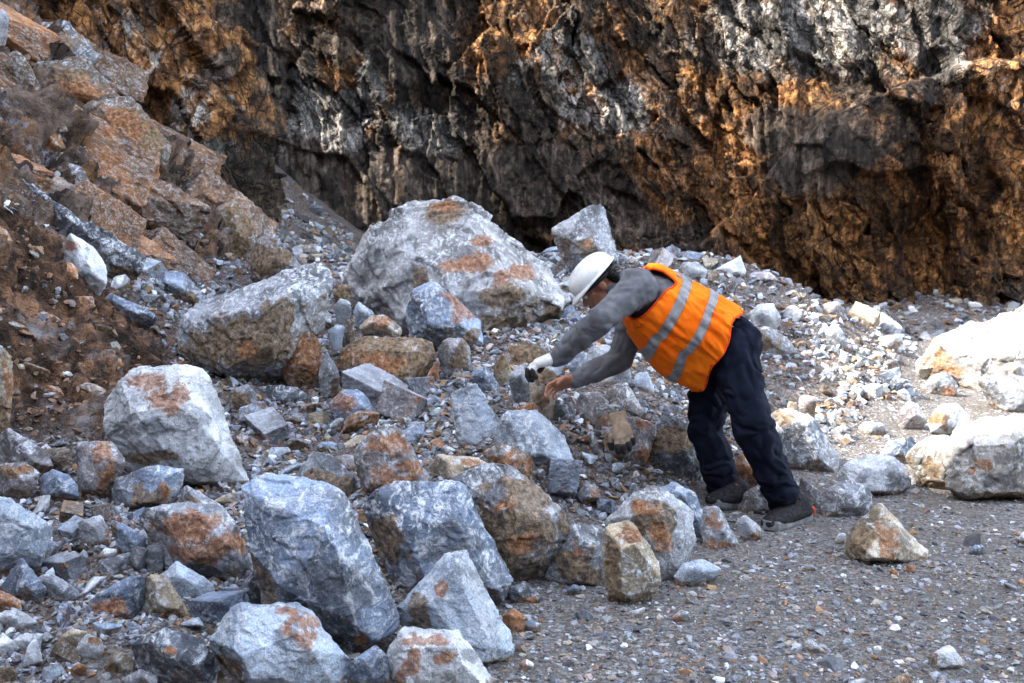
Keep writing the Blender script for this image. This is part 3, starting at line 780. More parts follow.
R("boulder", "blue and orange patched boulder with brown underside at the bottom edge", "pale",
  "208,641 217,628 237,603 258,601 290,605 314,612 326,637 341,655 348,667 343,695 290,705 240,684 212,657",
  "257,606,.08 264,640,.34 230,645,.28 310,650,.34 300,624,.24 245,668,.4 290,670,.38", "r,302,622,20,10 r,300,640,14,12 r,285,612,12,6 s,225,666,28,9 d,225,664,24,7 d,285,636,12,8", ref="the orange patched boulder", veins=.6)
R("boulder", "rust orange boulder with black underside, left of the tall blue boulder", "grey",
  "138,516 150,507 180,502 215,505 236,521 248,550 252,573 240,585 215,589 195,573 165,561 153,541", "196,514,.2 190,556,.34 230,544,.3 168,530,.2 210,560,.34", "r,195,530,34,20 r,220,545,24,18 r,185,550,20,10 d,218,576,26,9 w,152,518,10,10 w,200,545,18,5", ref="the rust orange boulder", veins=.4)
R("boulder", "pale blue white boulder cut off by the left edge, beside the small stones", "pale",
  "-22,502 0,496 22,504 45,521 54,531 46,551 30,563 5,577 -24,582", "0,515,.2 36,526,.14 25,550,.28 0,560,.32 -10,530,.25", "w,20,525,24,14 d,20,566,14,7", ref="the pale left edge boulder", veins=.8)
R("boulder", "tan boulder cut off by the left edge against the brown bank", "tan",
  "-34,342 0,344 14,360 12,390 7,422 -5,442 -34,452", "0,366,.2 -5,400,.24 -14,430,.2", "r,8,385,5,26 s,0,420,10,20", ref="the tan left edge boulder", Y=5.1, veins=.4)
R("boulder", "rust and white boulder standing behind the dark blue boulder", "mauve",
  "355,447 370,432 385,425 400,431 416,455 428,476 426,497 405,504 378,505 362,494 355,470", "380,440,.2 410,464,.28 370,482,.3 400,488,.32 366,460,.24", "r,388,445,20,14 r,392,482,24,14 r,410,468,10,9 w,395,464,28,5 d,360,485,6,14", ref="the rust and white boulder", veins=.5)
R("boulder", "tan boulder split by a ridge, standing at the gravel edge", "tan",
  "601,562 604,536 612,523 626,521 646,540 660,561 658,591 646,602 625,607 612,592", "613,532,.1 621,549,.34 650,562,.26 620,592,.36 646,594,.24 633,540,.26", "s,612,565,8,26 w,640,578,16,20 w,622,548,4,20 s,635,602,18,5 r,632,535,12,8", ref="the ridged tan boulder", veins=.5)
R("boulder", "domed brown and white speckled boulder behind the ridged tan boulder", "brightgrey",
  "609,522 625,498 645,486 660,486 681,500 693,520 696,537 686,562 676,582 660,586 640,570 615,545", "650,500,.22 672,530,.28 665,566,.3 640,512,.3 686,530,.1", "s,655,520,22,22 r,648,512,12,8 r,660,540,10,14 r,640,505,8,6 w,685,530,8,26", ref="the domed speckled boulder", veins=.6)
R("boulder", "blue grey wedge behind the domed speckled boulder, left of the boots", "blue",
  "657,490 672,480 690,489 702,506 714,532 722,558 702,562 694,540 680,505", "676,490,.15 695,510,.22 705,545,.25", "w,685,495,14,6 d,705,545,8,16", Y=4.98, ref="the blue wedge", veins=.7)
R("boulder", "orange faced slab leaning beside the blue wedge, just left of the front boot", "grey",
  "699,526 705,507 715,505 731,525 739,551 726,560 706,560", "709,512,.12 722,530,.3 715,552,.34", "r,713,520,9,12 r,716,545,11,8 w,707,530,3,20", Y=4.78, ref="the orange faced slab", veins=.6)
R("boulder", "squat brown and blue boulder between the speckled boulder and the ridged one", "grey",
  "546,581 551,560 564,535 575,523 600,527 607,545 606,565 602,585 572,589", "575,535,.18 580,580,.34 560,560,.2 596,550,.25", "s,572,558,18,20 w,590,538,14,10 r,578,550,8,6 s,590,578,12,8", ref="the squat brown boulder", veins=.6)
R("boulder", "lone triangular boulder with an orange streak on the open gravel", "tan",
  "843,556 845,535 860,519 878,507 891,512 911,535 928,552 929,563 890,565 850,563", "879,519,.12 906,546,.26 862,552,.32 890,560,.38 850,540,.16 875,530,.24", "r,888,545,9,14 r,880,535,6,14 s,862,540,12,12 w,858,555,14,8 w,915,555,12,5 w,860,522,8,5 d,905,535,10,10", ref="the lone triangular boulder", veins=.5)
R("boulder", "cream sunlit block at the right, left of the rust spotted block", "sunlit",
  "909,456 917,442 932,436 948,434 956,446 954,470 952,492 936,489 922,483 911,476", "926,446,.16 945,450,.30 946,486,.34 926,476,.26", "s,930,470,10,12 s,938,486,14,4", ref="the cream sunlit block", veins=.6, rough=1.3)
R("boulder", "whitish sunlit block with rust spots at the right edge, nearest the gravel", "sunlit",
  "944,450 950,436 962,422 990,414 1030,415 1055,430 1058,492 1020,499 975,502 950,495", "956,448,.20 953,490,.26 972,444,.30 1022,440,.34 1012,492,.36 985,472,.38 965,494,.34", "r,972,470,8,6 r,985,462,12,7 d,1000,480,16,8 s,1000,496,40,4 w,1000,430,34,12 d,970,450,6,16 d,1010,455,12,8", ref="the rust spotted sunlit block", veins=.7, rough=1.4)
R("boulder", "huge sunlit boulder with an orange hollow in its left face at the right edge", "sunlit",
  "920,356 929,340 960,329 1000,314 1045,304 1090,330 1090,405 1020,402 985,398 960,392 935,381 921,370", "942,352,.14 985,358,.28 1030,350,.3 960,380,.26 1000,390,.34 935,368,.14", rough=1.5, spots="r,938,362,12,8 r,955,376,16,8 d,965,362,14,12 s,945,372,14,7 w,980,335,40,12", Y=8.9, ref="the huge sunlit boulder", veins=.6)  # spots put the hollow's sunlit glow, shaded side and lit top into colour
R("boulder", "dark faced block under the huge sunlit boulder at the right edge", "grey",
  "979,379 995,373 1045,380 1060,395 1060,418 1000,417 987,402", "1000,382,.2 1008,410,.28 1040,395,.25", "d,1000,398,18,16 w,1010,378,16,3", Y=7.8, ref="the dark faced block", veins=.5)  # dark spot paints the shaded front of this block
R("boulder", "rounded grey boulder mottled white, right behind the legs", "grey",
  "764,420 780,408 810,414 830,439 839,460 836,480 815,486 790,481 770,466", "800,424,.26 822,456,.28 792,462,.3 775,430,.2", "w,815,440,16,20 d,795,440,12,14 d,810,470,16,6 s,800,476,16,6 s,785,420,8,6", Y=6.1, ref="the mottled boulder behind the legs", veins=1.0)
R("boulder", "low broad pale rock right of the mottled boulder behind the legs", "brightgrey",
  "836,477 845,462 870,456 895,456 906,467 914,485 900,494 870,499 845,493", "862,468,.2 892,470,.22 880,490,.3 850,485,.25", "w,870,462,26,7 d,860,478,10,8 s,870,494,20,4 d,895,482,10,6", ref="the low broad pale rock", veins=.9)
R("rock", "rounded grey rock on the gravel, right of the front boot", "grey",
  "817,501 824,488 845,481 865,483 874,495 871,516 845,520 825,516", "840,492,.22 862,500,.25 838,510,.32", "w,845,488,18,6 d,855,510,12,6", ref="the rounded rock beside the boot", veins=.9)
R("boulder", "dark brown boulder in the shade left of the worker's far leg", "dark",
  "640,462 650,430 665,419 690,424 702,450 702,480 682,492 650,482", "660,440,.2 685,450,.25 660,472,.3", "s,668,440,20,12 d,670,465,26,18", Y=5.75, ref="the dark brown boulder", veins=.2)
R("rock", "flat brown rock carrying the dropped glove", "mauve",
  "590,447 610,425 640,417 656,425 653,447 641,471 620,467 597,461", "612,436,.14 640,430,.14 632,452,.3 605,453,.26 648,450,.2", "s,610,440,18,10 r,646,458,7,14 r,640,424,10,5 w,622,455,14,8 w,645,440,6,12", Y=5.4, ref="the rock under the dropped glove", veins=.6)
R("rock", "pointed grey and tan rock with white stripes, below the bare hand", "mauve",
  "575,402 580,392 600,393 609,405 612,422 601,437 586,430 576,416", "588,402,.2 602,412,.26 592,425,.28", "w,590,408,12,8 s,582,424,7,7 r,605,422,7,10", Y=5.6, ref="the striped pointed rock", veins=.6)
R("rock", "pinkish pale rock right of the striped pointed rock", "mauve",
  "604,397 611,384 625,382 635,394 644,413 630,418 613,410", "615,392,.18 628,398,.24 628,412,.3", "w,625,396,10,8", Y=5.9, ref="the pinkish pale rock", veins=.9)
R("boulder", "upright pale slab in the middle of the rubble, left of the broad pale rock", "pale",
  "452,396 465,387 478,387 491,405 501,425 504,442 490,453 470,458 458,457 454,430", "468,400,.14 462,440,.25 485,430,.24 478,450,.3", "w,470,410,16,16 d,478,450,10,4", Y=5.55, ref="the upright pale slab", veins=.7)
R("boulder", "broad pale rock in the middle of the rubble, right of the upright slab", "pale",
  "494,427 505,410 530,409 550,419 566,440 576,466 560,475 535,473 510,467 497,452", "512,420,.14 540,430,.2 555,455,.28 520,455,.32", "w,535,430,26,14 d,560,466,10,5", Y=5.3, ref="the broad pale rock", veins=.9)
R("rock", "dark rusty stone at the foot of the broad pale rock", "brown",
  "484,452 495,444 515,448 532,456 539,470 534,484 508,485 489,474", "500,455,.2 522,462,.26 510,477,.3", "r,512,466,20,12 d,500,452,10,5", Y=4.95, ref="the dark rusty stone", veins=.3)
R("rock", "tan flat rock behind the brown speckled boulder", "tan", "428,466 438,455 465,456 489,466 480,478 455,483 432,480", "445,464,.2 468,466,.22 455,478,.3", "r,470,462,12,5 w,445,466,10,5", Y=5.05, ref="the tan flat rock")
R("rock", "brown fronted grey rock between the tall blue and rust and white boulders", "grey",
  "292,480 305,465 315,451 330,454 353,475 357,489 346,503 310,503 295,494", "318,462,.14 326,482,.3 345,490,.2 305,486,.24", "s,320,482,22,12 w,335,465,14,7", ref="the brown fronted grey rock")
R("rock", "grey rock with a rusty left half, in the pebbles right of the dark flat slab", "blue",
  "329,402 341,389 358,390 379,410 377,419 355,423 343,426 331,416", "345,398,.2 362,406,.26 352,418,.3", "r,342,404,12,11 w,358,398,8,5 d,362,418,12,4", ref="the half rusty rock")
R("rock", "dark flat slab lying below the flat topped grey boulder", "dark", "255,389 270,384 295,387 311,398 309,407 285,406 262,402", "275,391,.2 298,398,.24 280,400,.28", "w,285,390,16,3", ref="the dark flat slab", veins=.4)
R("rock", "round dark stone just right of the white boulder top", "grey", "225,401 234,387 250,385 258,395 253,413 240,418 228,410", "240,395,.24 248,405,.24", "s,240,402,10,10", ref="the round dark stone")
R("rock", "rust orange wedge tucked under the flat topped grey boulder", "rust", "278,367 285,345 300,329 319,339 323,362 316,378 290,378", "298,345,.2 310,362,.25 292,368,.24", "r,300,358,22,18 s,310,374,14,5", Y=6.55, ref="the rust orange wedge")
R("rock", "thin grey shard standing between the rust wedge and the squared brown boulder", "grey", "318,378 321,362 327,352 336,364 341,380 330,384", "326,366,.22 332,376,.25", "", Y=6.3)
R("rock", "small flat stone with a rust top, lying on the squared brown boulder", "tan", "359,326 370,316 385,315 403,328 401,335 378,336", "372,322,.2 390,328,.25", "r,380,322,18,7 d,380,334,18,3", Y=6.65)
R("rock", "little brown stone wedged at the left end of the huge boulder", "brown", "332,291 338,284 350,284 352,296 346,302 335,300", "342,290,.25", "s,342,292,10,8", Y=7.0)
R("rock", "small whitish stone below the little brown stone, left of the huge boulder", "brightgrey", "333,306 340,297 350,301 352,312 342,316 335,313", "342,304,.25", "", Y=6.9)
R("rock", "pale blue angular stone at the lower left of the huge boulder", "pale", "352,312 357,302 366,305 375,315 368,322 356,322", "360,309,.25 368,315,.2", "", Y=6.85)
R("rock", "narrow brown stone leaning beside the whitish stone and squared brown boulder", "brown", "341,340 345,320 353,315 356,330 350,342", "348,326,.25", "", Y=6.75)
R("rock", "flat pale blue stone left of the narrow brown leaning stone", "pale", "327,330 336,324 345,326 344,338 336,343 329,340", "336,331,.25", "", Y=6.7)
R("rock", "upright brown and grey stone under the leaning grey blue rock", "mauve", "437,352 446,337 462,337 471,348 471,376 460,384 445,377", "450,346,.2 462,360,.25 450,370,.25", "s,460,362,9,14 d,444,360,7,10", Y=6.55, ref="the upright brown and grey stone")
R("rock", "rust brown wedge right of the squared brown boulder", "rust", "423,384 430,368 438,362 440,375 434,384", "432,374,.25", "r,432,374,8,9", Y=6.4)
R("rock", "grey blue wedge lying right of the upright brown and grey stone", "blue", "470,372 485,365 497,380 506,400 490,402 476,397", "482,376,.2 492,390,.25", "w,482,372,8,4", Y=6.3, ref="the grey blue wedge")
R("rock", "brown and white upright stone right of the grey blue wedge", "tan", "492,392 494,362 504,354 512,368 513,390 505,398", "500,368,.22 506,384,.22", "s,500,365,6,10", Y=6.35)
R("rock", "brown boulder end showing under the right side of the huge boulder", "brown", "500,372 508,348 525,340 548,345 556,360 540,378 515,382", "520,352,.2 540,362,.24 520,374,.28", "s,528,362,26,18", Y=7.0, ref="the brown rock under the huge boulder")
R("rock", "tan upright stone under the gloved hand", "tan", "528,384 533,371 545,367 556,372 558,386 551,403 540,409 531,400", "540,376,.22 550,386,.24 538,395,.28", "s,545,378,12,8 s,540,398,8,8", Y=5.42, ref="the stone under the gloved hand")
R("rock", "grey and white rock left of the stone under the gloved hand", "grey", "508,380 516,366 528,362 536,372 533,388 524,398 511,392", "520,374,.2 526,384,.24", "w,520,370,8,4 d,515,384,7,8", Y=5.6)
R("rock", "dark grey flat stone below the bare hand, left of the striped rock", "dark", "545,408 555,399 570,402 577,412 572,424 556,424", "560,408,.22 566,416,.24", "", Y=5.45)
R("rock", "brown orange stone below the stone under the gloved hand", "rust", "513,408 522,401 536,404 540,412 530,417 517,415", "526,408,.22", "r,526,409,12,6", Y=5.4)
R("rock", "speckled pale rock between both arms, below the helmet", "brightgrey", "583,362 590,347 605,344 617,352 620,368 606,378 590,374", "598,356,.2 608,366,.24", "d,605,362,12,8", Y=6.3, ref="the speckled rock between the arms")
R("rock", "blue stone just above the bare wrist, behind the near forearm", "blue", "566,362 572,354 583,352 588,362 580,370 570,370", "576,360,.22", "", Y=6.2)
R("rock", "pale rock in the rubble under the vest flap", "pale", "631,384 636,372 646,372 656,388 652,398 640,396", "642,382,.22", "", Y=6.3)
R("rock", "mottled white rock under the worker's chest", "brightgrey", "600,385 612,368 628,364 632,376 622,384 610,390", "616,374,.2", "d,620,374,10,6", Y=6.2)
R("rock", "rust orange flat rock between the worker's legs", "rust", "726,466 739,452 765,463 777,480 766,494 742,491", "744,464,.2 760,478,.26", "r,748,470,20,12 w,758,462,8,3", Y=5.55, ref="the rust rock between the legs")
R("rock", "grey angular rock between the worker's two boots", "mauve", "735,505 746,490 766,483 782,496 776,514 750,521 738,516", "752,496,.2 766,504,.24 750,514,.28", "w,758,490,10,4", Y=5.32, ref="the rock between the boots")
R("rock", "pale grey slab behind the heel of the front boot", "mauve", "795,500 801,478 818,488 822,505 815,513 800,514", "808,492,.2 812,504,.2", "", Y=5.62)
R("rock", "small white stone with brown end, touching the toe of the front boot", "brightgrey", "736,520 745,514 760,527 763,541 751,545 741,536", "747,522,.2 755,534,.26", "s,756,538,7,6 r,754,540,6,5", Y=4.86, ref="the stone at the boot toe")
R("rock", "flat pale blue stone on the gravel below the orange faced slab", "pale", "673,576 682,562 705,559 723,569 713,579 690,590 676,588", "688,568,.2 704,572,.24 690,582,.28", "s,690,588,20,4 w,700,566,14,4", ref="the flat pale blue stone")
R("rock", "dark blue stone with rusty side at the foot of the speckled boulder", "dark", "506,592 512,585 524,583 536,588 541,602 528,609 511,607", "518,592,.22 530,600,.24", "r,531,602,7,6", Y=4.2, ref="the dark blue stone at the gravel edge")
R("rock", "rust red cube shaped stone beside the pale triangular boulder", "rust", "503,613 514,607 525,615 525,635 510,640 503,630", "512,616,.24 518,628,.24", "r,514,622,14,14", Y=3.95, ref="the rust red cube")
R("rock", "grey stone on the gravel right of the rust red cube", "blue", "523,625 530,619 542,624 541,634 530,638", "531,627,.25", "", Y=3.9)
# --- front left
R("rock", "grey rock with rust stripe in the rubble left of the white boulder", "mauve", "75,443 88,440 112,442 125,457 119,486 100,502 80,495 76,470", "100,449,.1 112,459,.3 96,490,.34 84,470,.2", "r,103,453,14,10 r,106,478,9,14 w,95,470,10,5 d,84,490,8,12", ref="the rust striped grey rock")
R("boulder", "blue topped brown rock under the lower end of the white boulder", "blue", "110,495 116,478 140,470 170,465 182,470 183,486 172,500 150,513 121,512", "150,480,.2 165,477,.24 126,500,.3 150,502,.34", "s,150,498,26,10 w,150,472,24,4 r,165,490,8,8", ref="the blue topped brown rock")
R("rock", "grey slab right of the blue topped brown rock, under the white boulder", "grey", "176,505 182,487 205,494 224,510 208,517 186,516", "195,500,.24 206,508,.22", "s,190,502,10,5", Y=4.52)
R("rock", "mauve grey rock beside the tan left edge boulder", "mauve", "-12,442 8,429 28,440 52,459 54,469 30,482 0,492 -15,472", "16,442,.16 34,460,.26 12,470,.3", "w,30,450,12,5", Y=4.95, ref="the mauve grey rock")
R("rock", "blue grey squared rock left of the rust striped grey rock", "blue", "37,480 52,469 70,475 79,485 77,498 60,504 42,500", "56,478,.2 66,490,.26 50,494,.28", "w,60,482,14,6 r,60,498,6,3", ref="the blue grey squared rock")
R("rock", "brown topped rock at the left edge, above the pale left edge boulder", "mauve", "-18,468 10,462 30,465 42,473 26,490 -10,498", "12,470,.18 22,480,.24", "s,12,470,20,6 r,20,468,8,4", Y=4.6, ref="the brown topped rock")
R("rock", "round white stone in the rubble, left of the rust orange boulder", "white", "79,526 87,517 100,517 110,530 108,546 95,552 82,546", "94,528,.24 98,540,.26", "r,108,535,4,8", ref="the round white stone", veins=.3)
R("rock", "small oblong white stone under the round white stone", "white", "95,558 105,547 117,549 116,560 101,564", "106,554,.26", "")
R("rock", "slanting blue grey slab right of the round white stone", "blue", "110,522 124,522 145,540 145,556 135,562 122,549", "122,530,.2 135,545,.26", "s,114,528,4,8", Y=4.1, ref="the slanting slab")
R("rock", "small grey stone squeezed against the left of the rust orange boulder", "grey", "143,550 151,543 162,547 165,560 158,570 147,568", "153,552,.25", "", Y=4.0)
R("rock", "flat pale blue stone behind the brown pyramid stone", "pale", "155,582 172,563 186,565 206,580 216,591 206,603 190,609 168,602", "176,572,.14 195,586,.24", "w,172,570,8,4", Y=3.92, ref="the flat stone behind the pyramid")
R("rock", "pyramid shaped stone in tan and white, below the rust orange boulder", "tan", "138,610 142,590 152,574 161,573 173,585 186,605 191,621 165,629 143,630", "156,581,.14 160,602,.34 181,613,.28 146,613,.24", "w,160,592,14,9 s,165,616,22,8", Y=3.78, ref="the pyramid stone")
R("rock", "blue stone with an orange front, left of the pyramid stone", "blue", "91,602 105,588 134,575 147,577 144,602 140,622 120,630 95,622", "112,595,.2 130,590,.18 112,615,.32 130,612,.28", "r,110,610,17,10 r,122,612,10,8", Y=3.84, ref="the orange fronted blue stone")
R("rock", "dark grey smooth slab at the bottom edge, left of the orange patched boulder", "dark", "132,646 150,632 166,629 186,634 206,650 223,672 230,700 192,704 160,690 150,676 137,670", "150,641,.24 172,660,.3 198,668,.3 175,640,.16", "r,168,650,8,5", ref="the dark smooth slab", veins=.2)
R("rock", "large blue grey stone with a pointed top near the left edge", "blue", "2,589 9,572 22,561 38,574 46,592 41,604 25,609 8,602", "22,572,.18 32,590,.28 16,592,.26", "w,22,580,8,6", Y=3.85, ref="the pointed blue grey stone")
R("rock", "dark grey oblong stone right of the pointed blue grey stone", "grey", "37,576 50,572 70,585 80,597 70,606 50,604", "52,582,.22 64,594,.26", "", Y=3.84, ref="the dark oblong stone")
R("rock", "rusty pink stone at the left edge under the pointed blue grey stone", "rust", "-14,593 0,589 15,597 23,607 5,613 -12,610", "2,598,.24", "r,0,600,14,8", Y=3.72)
R("rock", "white stone with a brown hollow near the bottom left", "white", "76,646 87,633 100,638 106,652 98,665 85,668 75,658", "88,645,.24 96,652,.24", "r,94,642,6,4 s,92,640,5,3", Y=3.5, ref="the hollow white stone", veins=.3)
R("rock", "tan stone touching the left side of the hollow white stone", "tan", "58,638 72,627 86,632 89,648 76,656 65,649", "72,634,.24 78,645,.22", "", Y=3.56)
R("rock", "tan and grey stone right of the hollow white stone", "tan", "103,666 112,650 125,652 136,661 133,676 115,682", "116,660,.24 126,668,.24", "s,110,672,8,6", Y=3.42)
R("rock", "grey stone at the bottom edge before the dark smooth slab", "grey", "121,680 140,668 156,675 161,692 126,696", "142,676,.24", "", Y=3.3)
R("rock", "cream and white stone at the left edge near the bottom", "white", "-9,616 8,609 25,612 39,622 31,633 5,636", "10,616,.24 24,624,.24", "s,10,630,18,3", Y=3.62)
R("rock", "chalky white twin block near the bottom left corner", "white", "11,641 25,632 43,634 39,651 22,660 12,653", "24,640,.24 34,642,.2", "", Y=3.52)
R("rock", "small dark blue stone below the orange fronted blue stone", "blue", "91,626 108,622 123,627 112,640 98,637", "106,629,.25", "", Y=3.66)
R("rock", "little bright orange stone at the bottom left", "rust", "69,670 78,662 88,667 84,677 72,676", "78,668,.25", "r,78,669,12,8", Y=3.4)
R("rock", "dark grey stone wedged between the rust orange and tall blue boulders", "dark", "229,602 240,583 254,574 264,590 262,614 243,618", "244,592,.24 254,602,.2", "", Y=4.0)
R("rock", "smooth grey stone between the orange patched and cream orange boulders", "blue", "345,672 352,658 378,645 388,655 390,685 370,700 344,692", "364,658,.24 372,675,.24", "", Y=3.42, ref="the smooth grey stone")
# --- crest and right slope
R("rock", "bright white stone on the crest above the vest hem", "white", "716,271 725,262 740,258 747,270 743,280 728,279", "730,268,.25", "", Y=9.6, ref="the white crest stone")
R("rock", "brown stone left of the bright white crest stone", "brown", "702,284 706,272 716,270 723,278 718,287", "711,278,.25", "", Y=9.5)
R("rock", "speckled grey rock on the crest just above the vest", "brightgrey", "676,272 683,262 696,261 708,270 705,283 685,284", "690,270,.25", "d,695,275,8,5", Y=9.3)
R("rock", "whitish round rock close behind the seat of the trousers", "white", "749,314 758,303 774,303 782,318 772,327 754,325", "762,311,.24 772,318,.2", "d,760,320,8,4", Y=8.4, ref="the whitish round rock")
R("rock", "large grey brown rock under the whitish round rock", "grey", "748,345 752,328 768,326 790,338 796,355 775,362 755,358", "765,336,.22 782,348,.24", "s,765,345,14,10", Y=7.9, ref="the grey brown rock behind the trousers")
R("rock", "upright pale stone on the rubble slope facing the sunlit boulder", "brightgrey", "825,332 833,322 842,328 849,345 839,352 828,345", "835,332,.24 840,342,.22", "w,835,335,6,8", Y=8.6, ref="the upright pale stone")
R("rock", "grey pointed rock at the far end of the rubble crest", "brightgrey", "871,322 880,312 894,319 903,328 898,340 878,338", "884,322,.24", "", Y=10.4, ref="the far pointed rock")
R("rock", "cream block directly under the far pointed rock", "white", "876,345 882,336 900,333 905,345 899,354 882,353", "890,342,.24", "s,898,346,6,6", Y=9.9)
R("rock", "squat brownish rock on the crest left of the far pointed rock", "mauve", "818,312 825,302 838,301 849,312 846,322 824,322", "832,309,.24", "", Y=9.8)
R("rock", "grey cube shaped rock just below the huge sunlit boulder's left tip", "grey", "922,388 932,374 946,372 956,380 958,395 940,402 926,398", "934,380,.22 946,388,.24", "r,950,392,7,8 w,935,376,8,4", Y=8.3, ref="the grey cube rock")
R("rock", "brown fronted white rock behind the rust spotted sunlit block", "white", "927,422 940,404 955,402 971,416 965,430 945,433 930,431", "946,412,.22 940,424,.24", "s,940,420,10,10 r,938,420,8,8", Y=7.0, ref="the brown fronted white rock")
R("rock", "pale grey rock left of the brown fronted white rock", "mauve", "897,414 909,400 920,404 927,420 911,429 900,426", "910,408,.22 916,416,.24", "", Y=7.1, ref="the pale rock on the right slope")
R("rock", "flat white topped stone in the lower right rubble", "brightgrey", "856,428 866,420 884,424 891,434 880,439 862,436", "874,427,.22", "s,880,434,8,4", Y=6.9)
R("rock", "blue grey low boulder left of the rust spotted sunlit block", "blue", "880,452 888,440 908,436 922,446 921,468 902,474 884,466", "896,446,.22 908,458,.26", "w,900,442,12,4", Y=6.35, ref="the low blue grey boulder")
R("rock", "small pale pointed stone at the back of the near thigh", "tan", "786,410 790,401 797,402 799,414 790,418", "792,408,.25", "", Y=6.35)
R("rock", "grey block on the slope behind the mottled boulder", "mauve", "798,402 803,394 815,396 817,412 808,420 799,414", "806,402,.24", "s,812,410,6,7", Y=6.6)
# --- gravel floor
R("stone", "bright white stone on the gravel near the bottom right", "white", "928,663 935,650 950,646 962,657 970,668 955,673 932,672", "942,654,.2 956,664,.26 940,666,.28", "s,932,660,5,8", ref="the white gravel stone", veins=.2)
R("stone", "flat white chip with a pointed end on the open gravel", "white", "803,641 811,638 820,646 829,654 818,657 806,653", "814,647,.2", "", ref="the flat white chip")
R("stone", "tiny white chip beside the flat white chip", "white", "793,637 800,635 808,637 804,641 796,641", "801,638,.2", "")
R("stone", "pinkish stone cut off by the bottom edge, left of the white gravel stone", "tan", "888,684 896,676 908,673 913,684 908,695 890,695", "902,680,.25", "r,904,680,8,6", Y=3.45)
R("stone", "pale stone cut off by the bottom edge, left of the pinkish one", "white", "846,684 856,678 866,679 868,690 850,694", "858,684,.25", "", Y=3.45)
R("stone", "blue grey stone on the gravel right of the lone triangular boulder", "blue", "968,552 974,544 984,545 987,554 978,558", "977,549,.25", "")
R("stone", "white stone at the right edge on the gravel", "brightgrey", "1016,540 1022,531 1034,532 1036,545 1022,548", "1024,538,.25", "")
R("stone", "rust chip at the foot of the lone triangular boulder", "rust", "903,568 907,564 915,566 916,573 907,575", "910,569,.25", "r,910,569,8,6", Y=4.58)
R("stone", "second rust chip left of the first, by the lone triangular boulder", "rust", "889,570 894,568 900,573 897,578 890,575", "894,572,.25", "r,895,572,8,6", Y=4.56)
R("stone", "small white stone behind the left tip of the lone triangular boulder", "brightgrey", "834,541 840,532 847,533 845,546 838,547", "841,540,.25", "", Y=4.9)
R("stone", "white stone on the gravel below the ridged tan boulder", "white", "626,618 632,610 644,607 645,613 636,621 628,622", "635,614,.25", "")
R("stone", "star shaped white chip below the ridged tan boulder", "white", "638,630 645,629 651,628 657,637 648,639 641,637", "648,634,.2", "")
R("stone", "oval white pebble on the gravel near the rust red cube", "white", "571,638 577,635 586,638 587,643 578,645 572,643", "579,640,.25", "")
R("stone", "half rusty brown and white stone in the gravel hollow", "brightgrey", "672,617 680,609 690,612 692,620 684,626 674,624", "682,616,.25", "r,677,620,7,6")
R("stone", "white and rust stone by the bottom edge near the rust red cube", "white", "518,664 526,658 534,663 533,672 524,675", "526,665,.25", "r,522,664,7,5")
R("stone", "small tan stone on the gravel between the ridged boulder and the rust red cube", "tan", "594,628 599,625 605,630 602,635 596,634", "599,629,.25", "r,598,631,5,4")
R("stone", "grey blue chip under the squat brown boulder", "blue", "566,590 574,583 582,588 582,594 570,594", "575,588,.25", "", Y=4.2)
R("stone", "pair end white stone under the flat pale blue stone", "white", "682,604 687,596 692,600 691,606 684,606", "687,601,.25", "")
R("stone", "pale stone right above the white stone near the flat pale blue stone", "brightgrey", "684,594 692,590 698,593 697,599 688,599", "691,595,.25", "")
R("stone", "flat blue chip on the gravel left of the lone triangular boulder", "blue", "797,570 804,565 814,566 817,571 808,575 799,574", "806,569,.2", "")
R("stone", "flat white chip on the gravel far right below the lone triangular boulder", "white", "981,611 986,606 1000,608 1004,613 994,615 984,615", "992,610,.2", "")
R("stone", "pale square chip below the lone triangular boulder", "white", "932,604 938,599 944,603 943,608 935,608", "938,604,.2", "")
# --- left bank and upper left slope
R("boulder", "smooth white rock bulging from the brown bank", "brightgrey", "61,247 70,234 90,244 105,264 107,287 95,296 75,284 63,265", "80,252,.2 95,272,.24 78,272,.28", "r,72,245,12,8 d,85,270,4,16", Y=6.75, ref="the white rock in the brown bank", veins=.5)
R("boulder", "dark blue slab lying along the top of the brown bank", "dark", "20,188 40,190 75,212 112,240 146,266 136,282 100,263 58,233 24,208", "60,212,.10 100,245,.14 128,270,.14", "w,70,215,20,5 r,50,222,14,5", Y=7.6, ref="the dark blue slab", veins=.4)
R("rock", "dark blue rock with brown end on the slope left of the flat topped boulder", "blue", "148,287 160,271 180,271 206,295 210,309 186,308 165,299", "166,280,.2 190,295,.26", "s,185,300,16,8", Y=8.0, ref="the dark blue slope rock", veins=.4)
R("rock", "grey flat slab at the right end of the brown bank", "blue", "98,302 112,294 140,305 158,318 135,322 112,315", "115,302,.2 136,312,.22", "", Y=6.75, ref="the grey slab on the bank")
R("boulder", "brown boulder with rounded top leaning on the cliff foot, behind the flat topped boulder", "brown", "215,227 217,206 230,199 246,212 256,229 259,258 248,268 222,266", "232,212,.2 245,238,.26 226,245,.28", "s,235,235,16,24", Y=9.6, ref="the brown cliff foot boulder", veins=.3)
R("boulder", "brown pointed boulder just above the flat topped grey boulder", "mauve", "246,268 256,238 270,234 290,249 300,272 280,284 258,280", "268,246,.18 280,262,.26 262,268,.26", "s,268,258,20,14 w,288,262,4,10", Y=8.6, ref="the brown pointed boulder", veins=.4)
R("boulder", "brown ledge block with a white flat top, upper of two on the left slope", "brown", "28,63 50,59 80,57 92,78 112,92 128,103 110,118 84,120 58,100 36,80", "66,70,.14 100,96,.18 60,92,.2 38,68,.04", "w,56,61,30,4 s,70,85,26,14 r,80,90,30,14", Y=9.2, ref="the upper ledge block", veins=0, dust_light=.25)
